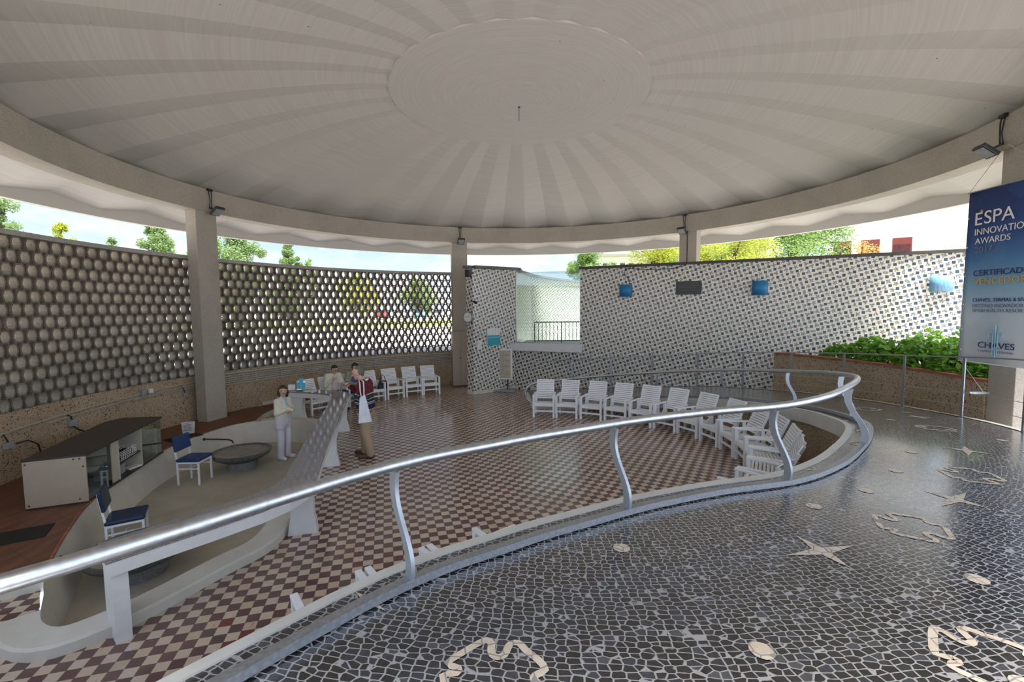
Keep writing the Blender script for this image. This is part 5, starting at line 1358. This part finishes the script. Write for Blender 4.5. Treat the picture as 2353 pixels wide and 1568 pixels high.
C = [(J['chest'], J['pel'] + vv(0, 0, .05), .15, .150, 0), (J['chest'] + vv(.06, 0, -.10), J['pel'] + vv(.07, 0, .08), .13, .13, 0)]
for q, y in (('l', 1), ('r', -1)):
    C += [(J['sh' + q], J['neck'] + vv(-.02, .03 * y, -.03), .075, .070, 0), (J['sh' + q] * .78 + J['chest'] * .22, J['hip' + q] + vv(0, 0, .06), .115, .122, 0), (J['sh' + q], J['el' + q], .070, .060, 1), (J['el' + q], J['wr' + q], .058, .042, 1)]
clothes('jumper', t, C, [jm, js])
clothes('collar', t, [(vv(-.045, .05, 1.45), vv(.07, .05, 1.425), .018, .018, 0), (vv(-.045, -.05, 1.45), vv(.07, -.05, 1.425), .018, .018, 0), (vv(-.05, .04, 1.452), vv(-.05, -.04, 1.452), .018, .018, 0)], [M['paper']])
C = [(J['pel'] + vv(0, 0, .03), J['pel'] + vv(0, 0, -.06), .135, .135, 0)]
for q in 'lr': C += [(J['hip' + q], J['kn' + q], .108, .088, 0), (J['kn' + q], J['an' + q] + vv(0, 0, .01), .086, .074, 0)]
clothes('trousers', t, C, [khaki], .012)
for q in 'lr': clothes('shoe', t, [(J['an' + q] + vv(-.03, 0, -.025), J['to' + q] + vv(.02, 0, .010), .044, .036, 0), (J['an' + q] + vv(-.04, 0, -.034), J['to' + q] + vv(.02, 0, .0), .036, .030, 0)], [brown])
mt = t.matrix_basis.copy()
# cup in the raised hand and tote bag on the near shoulder: things of their own
def wpt(p): return Matrix.Translation(t.location) @ Matrix.Rotation(t.rotation_euler.z, 4, 'Z') @ Vector(p)
o = MB().lathe([(.001, 0), (.022, 0), (.030, .075), (.027, .075), (.020, .004), (.001, .004)], 14).build('small_cup', M['glassware'], smooth=True); o.location = wpt((.335, -.02, 1.345)); tag(o, 'small clear cup held up by the standing man', 'cup')
t2 = thing('tote_bag', 'flat white tote bag hanging from the shoulder of the standing man', 'bag', wpt((-.10, .33, .72)), t.rotation_euler.z)
MB().add([(-.10, .0, .02), (.13, .03, .0), (.10, .02, .46), (.01, .0, .52), (-.10, .045, .02), (.13, .07, .0), (.10, .055, .46), (.01, .035, .52)], [(0, 1, 2, 3), (5, 4, 7, 6), (0, 4, 5, 1), (1, 5, 6, 2), (2, 6, 7, 3), (3, 7, 4, 0)]).build('bag_body', plain('white_canvas', (.72, .75, .80), .8, bump=.1), t2, bevel=.012)
MB().tube([(.03, .02, .48), (.03, .0, .60), (.05, -.06, .735), (.09, -.13, .745), (.13, -.20, .70)], .012, 6).tube([(.07, .04, .47), (.09, .02, .58), (.11, -.04, .71), (.14, -.12, .735)], .012, 6).build('strap', plain('white_strap', (.75, .75, .76), .8), t2, smooth=True)

# --- seated people
def seated(name, lab, loc, ang, s, skinm, hairm, top, inner, legs, yaw, pitch, hands_, glasses=None, longhair=False, lean=.0):
    t = thing('person', lab, 'person', loc, R(ang))
    J = dict(head=vv(.02 + lean, 0, 1.10), neck=vv(-.03 + lean * .7, 0, .965), chest=vv(-.06 + lean * .4, 0, .79), pel=vv(-.06, 0, .46), shl=vv(-.05 + lean * .6, .175, .915), shr=vv(-.05 + lean * .6, -.175, .915), ell=vv(.03, .25, .68), elr=vv(.03, -.25, .68),
             wrl=hands_[0], wrr=hands_[1], hipl=vv(-.02, .09, .44), hipr=vv(-.02, -.09, .44), knl=vv(.38, .11, .47), knr=vv(.38, -.11, .47), anl=vv(.36, .11, .08), anr=vv(.36, -.11, .08), tol=vv(.50, .13, .03), tor=vv(.50, -.13, .03))
    b, fh = figure(t, J, s, skinm, yaw, pitch, hairm, glasses, (hand(J['wrl'], vv(.08, -.04, .03), vv(0, 0, 1), s, .7, -1), hand(J['wrr'], vv(.08, .04, .05), vv(0, -.5, .8), s, .7, 1)))
    hairdo(t, fh, s, hairm, longhair)
    C = [(J['chest'], J['pel'] + vv(0, 0, .04), .13, .14, 0)]
    for q, y in (('l', 1), ('r', -1)): C += [(J['sh' + q], J['neck'] + vv(0, .03 * y, -.03), .072, .064, 0), (J['sh' + q], J['el' + q], .068, .058, 0), (J['el' + q], J['wr' + q], .056, .040, 0), (J['sh' + q] * .8 + J['chest'] * .2, J['hip' + q] + vv(-.04, 0, .06), .105, .12, 0)]
    clothes('jacket', t, C, [top])
    clothes('shirt', t, [(J['neck'] + vv(.03, .025 * q, -.06), J['chest'] + vv(.072, .035 * q, -.06), .05, .085, 0) for q in (-1, 1)] + [(J['chest'] + vv(.072, .035 * q, -.06), J['pel'] + vv(.075, .04 * q, .08), .085, .09, 0) for q in (-1, 1)], [inner])
    C = []
    for q in 'lr': C += [(J['hip' + q], J['kn' + q], .100, .078, 0), (J['kn' + q], J['an' + q], .076, .062, 0)]
    clothes('trousers', t, C, [legs], .015)
    for q in 'lr': clothes('shoe', t, [(J['an' + q] + vv(-.02, 0, -.03), J['to' + q], .040, .033, 0)], [M['black']])
    return t
def seat_at(x, y, ang, back=.20):
    f = Vector((math.sin(R(ang)), -math.cos(R(ang)), 0)); return (x - f.x * back, y - f.y * back, 0), ang - 90
p, a = seat_at(-4.98, 3.44, 52)
seated('p', 'seated woman in a white jacket and glasses behind the counter', p, a, .94, SKIN, plain('black_hair', (.018, .013, .011), .5, var=.3, scale=40), offw, plain('pale_pink_top', (.62, .52, .52), .85, bump=.1), M['navyvinyl'], R(8), R(18), (vv(.20, .16, .70), vv(.20, -.16, .84)), M['black'], False, .05)
p, a = seat_at(-4.62, 3.93, 46)
seated('p', 'seated dark-haired person in a grey jacket partly hidden by the standing man', p, a, .96, SKIN, plain('dark_hair', (.015, .012, .011), .5, var=.3, scale=40), plain('grey_beige_jacket', (.30, .275, .22), .85, bump=.1), plain('slate_blue_shirt', (.10, .11, .16), .85), M['navyvinyl'], R(35), R(24), (vv(.30, .12, .62), vv(.30, -.10, .64)), None, False, .10)
# --- bags
t = thing('carrier_bag', 'white plastic carrier bag with a magenta round print under the counter', 'bag', (-4.72, 2.92, .14), R(-35))
MB().add([(-.16, -.05, 0), (.16, -.05, 0), (.17, -.09, .26), (-.17, -.09, .26), (-.16, .06, 0), (.16, .06, 0), (.17, .09, .26), (-.17, .09, .26), (-.14, -.02, .40), (.14, -.02, .40), (.14, .03, .40), (-.14, .03, .40)],
         [(0, 1, 2, 3), (5, 4, 7, 6), (4, 0, 3, 7), (1, 5, 6, 2), (0, 4, 5, 1), (3, 2, 9, 8), (7, 6, 10, 11)[::-1], (2, 6, 10, 9), (7, 3, 8, 11), (8, 9, 10, 11)]).build('bag_body', plain('white_plastic', (.72, .72, .74), .4), t, bevel=.015)
MB().tube([(-.08, 0, .39), (-.06, 0, .50), (.06, 0, .50), (.08, 0, .39)], .010, 6).build('handle', M['paper'], t, smooth=True)
mb = MB(); P = [(.115 * math.cos(2 * PI * k / 28), -.074 - .04 * ((.16 + .115 * math.sin(2 * PI * k / 28)) / .26), .16 + .115 * math.sin(2 * PI * k / 28)) for k in range(28)]
P = [(x, y - .004, z) for x, y, z in P]; mb.add(P, [tuple(range(28))]); mb.build('round_print', plain('magenta_print', (.45, .06, .30), .5, var=.25, scale=30), t)
t = thing('handbag', 'black handbag standing on the white armchair behind the man', 'handbag', (-4.12, 4.75, .34), R(41))
MB().add([(-.17, -.07, 0), (.17, -.07, 0), (.17, .07, 0), (-.17, .07, 0), (-.12, -.03, .24), (.12, -.03, .24), (.12, .03, .24), (-.12, .03, .24)], [(3, 2, 1, 0), (4, 5, 6, 7), (0, 1, 5, 4), (1, 2, 6, 5), (2, 3, 7, 6), (3, 0, 4, 7)]).build('bag_body', M['black'], t, bevel=.02)
MB().tube([(-.09, 0, .22), (-.06, 0, .36), (0, 0, .42), (.06, 0, .36), (.09, 0, .22)], .010, 6).build('handle', M['black'], t, smooth=True)
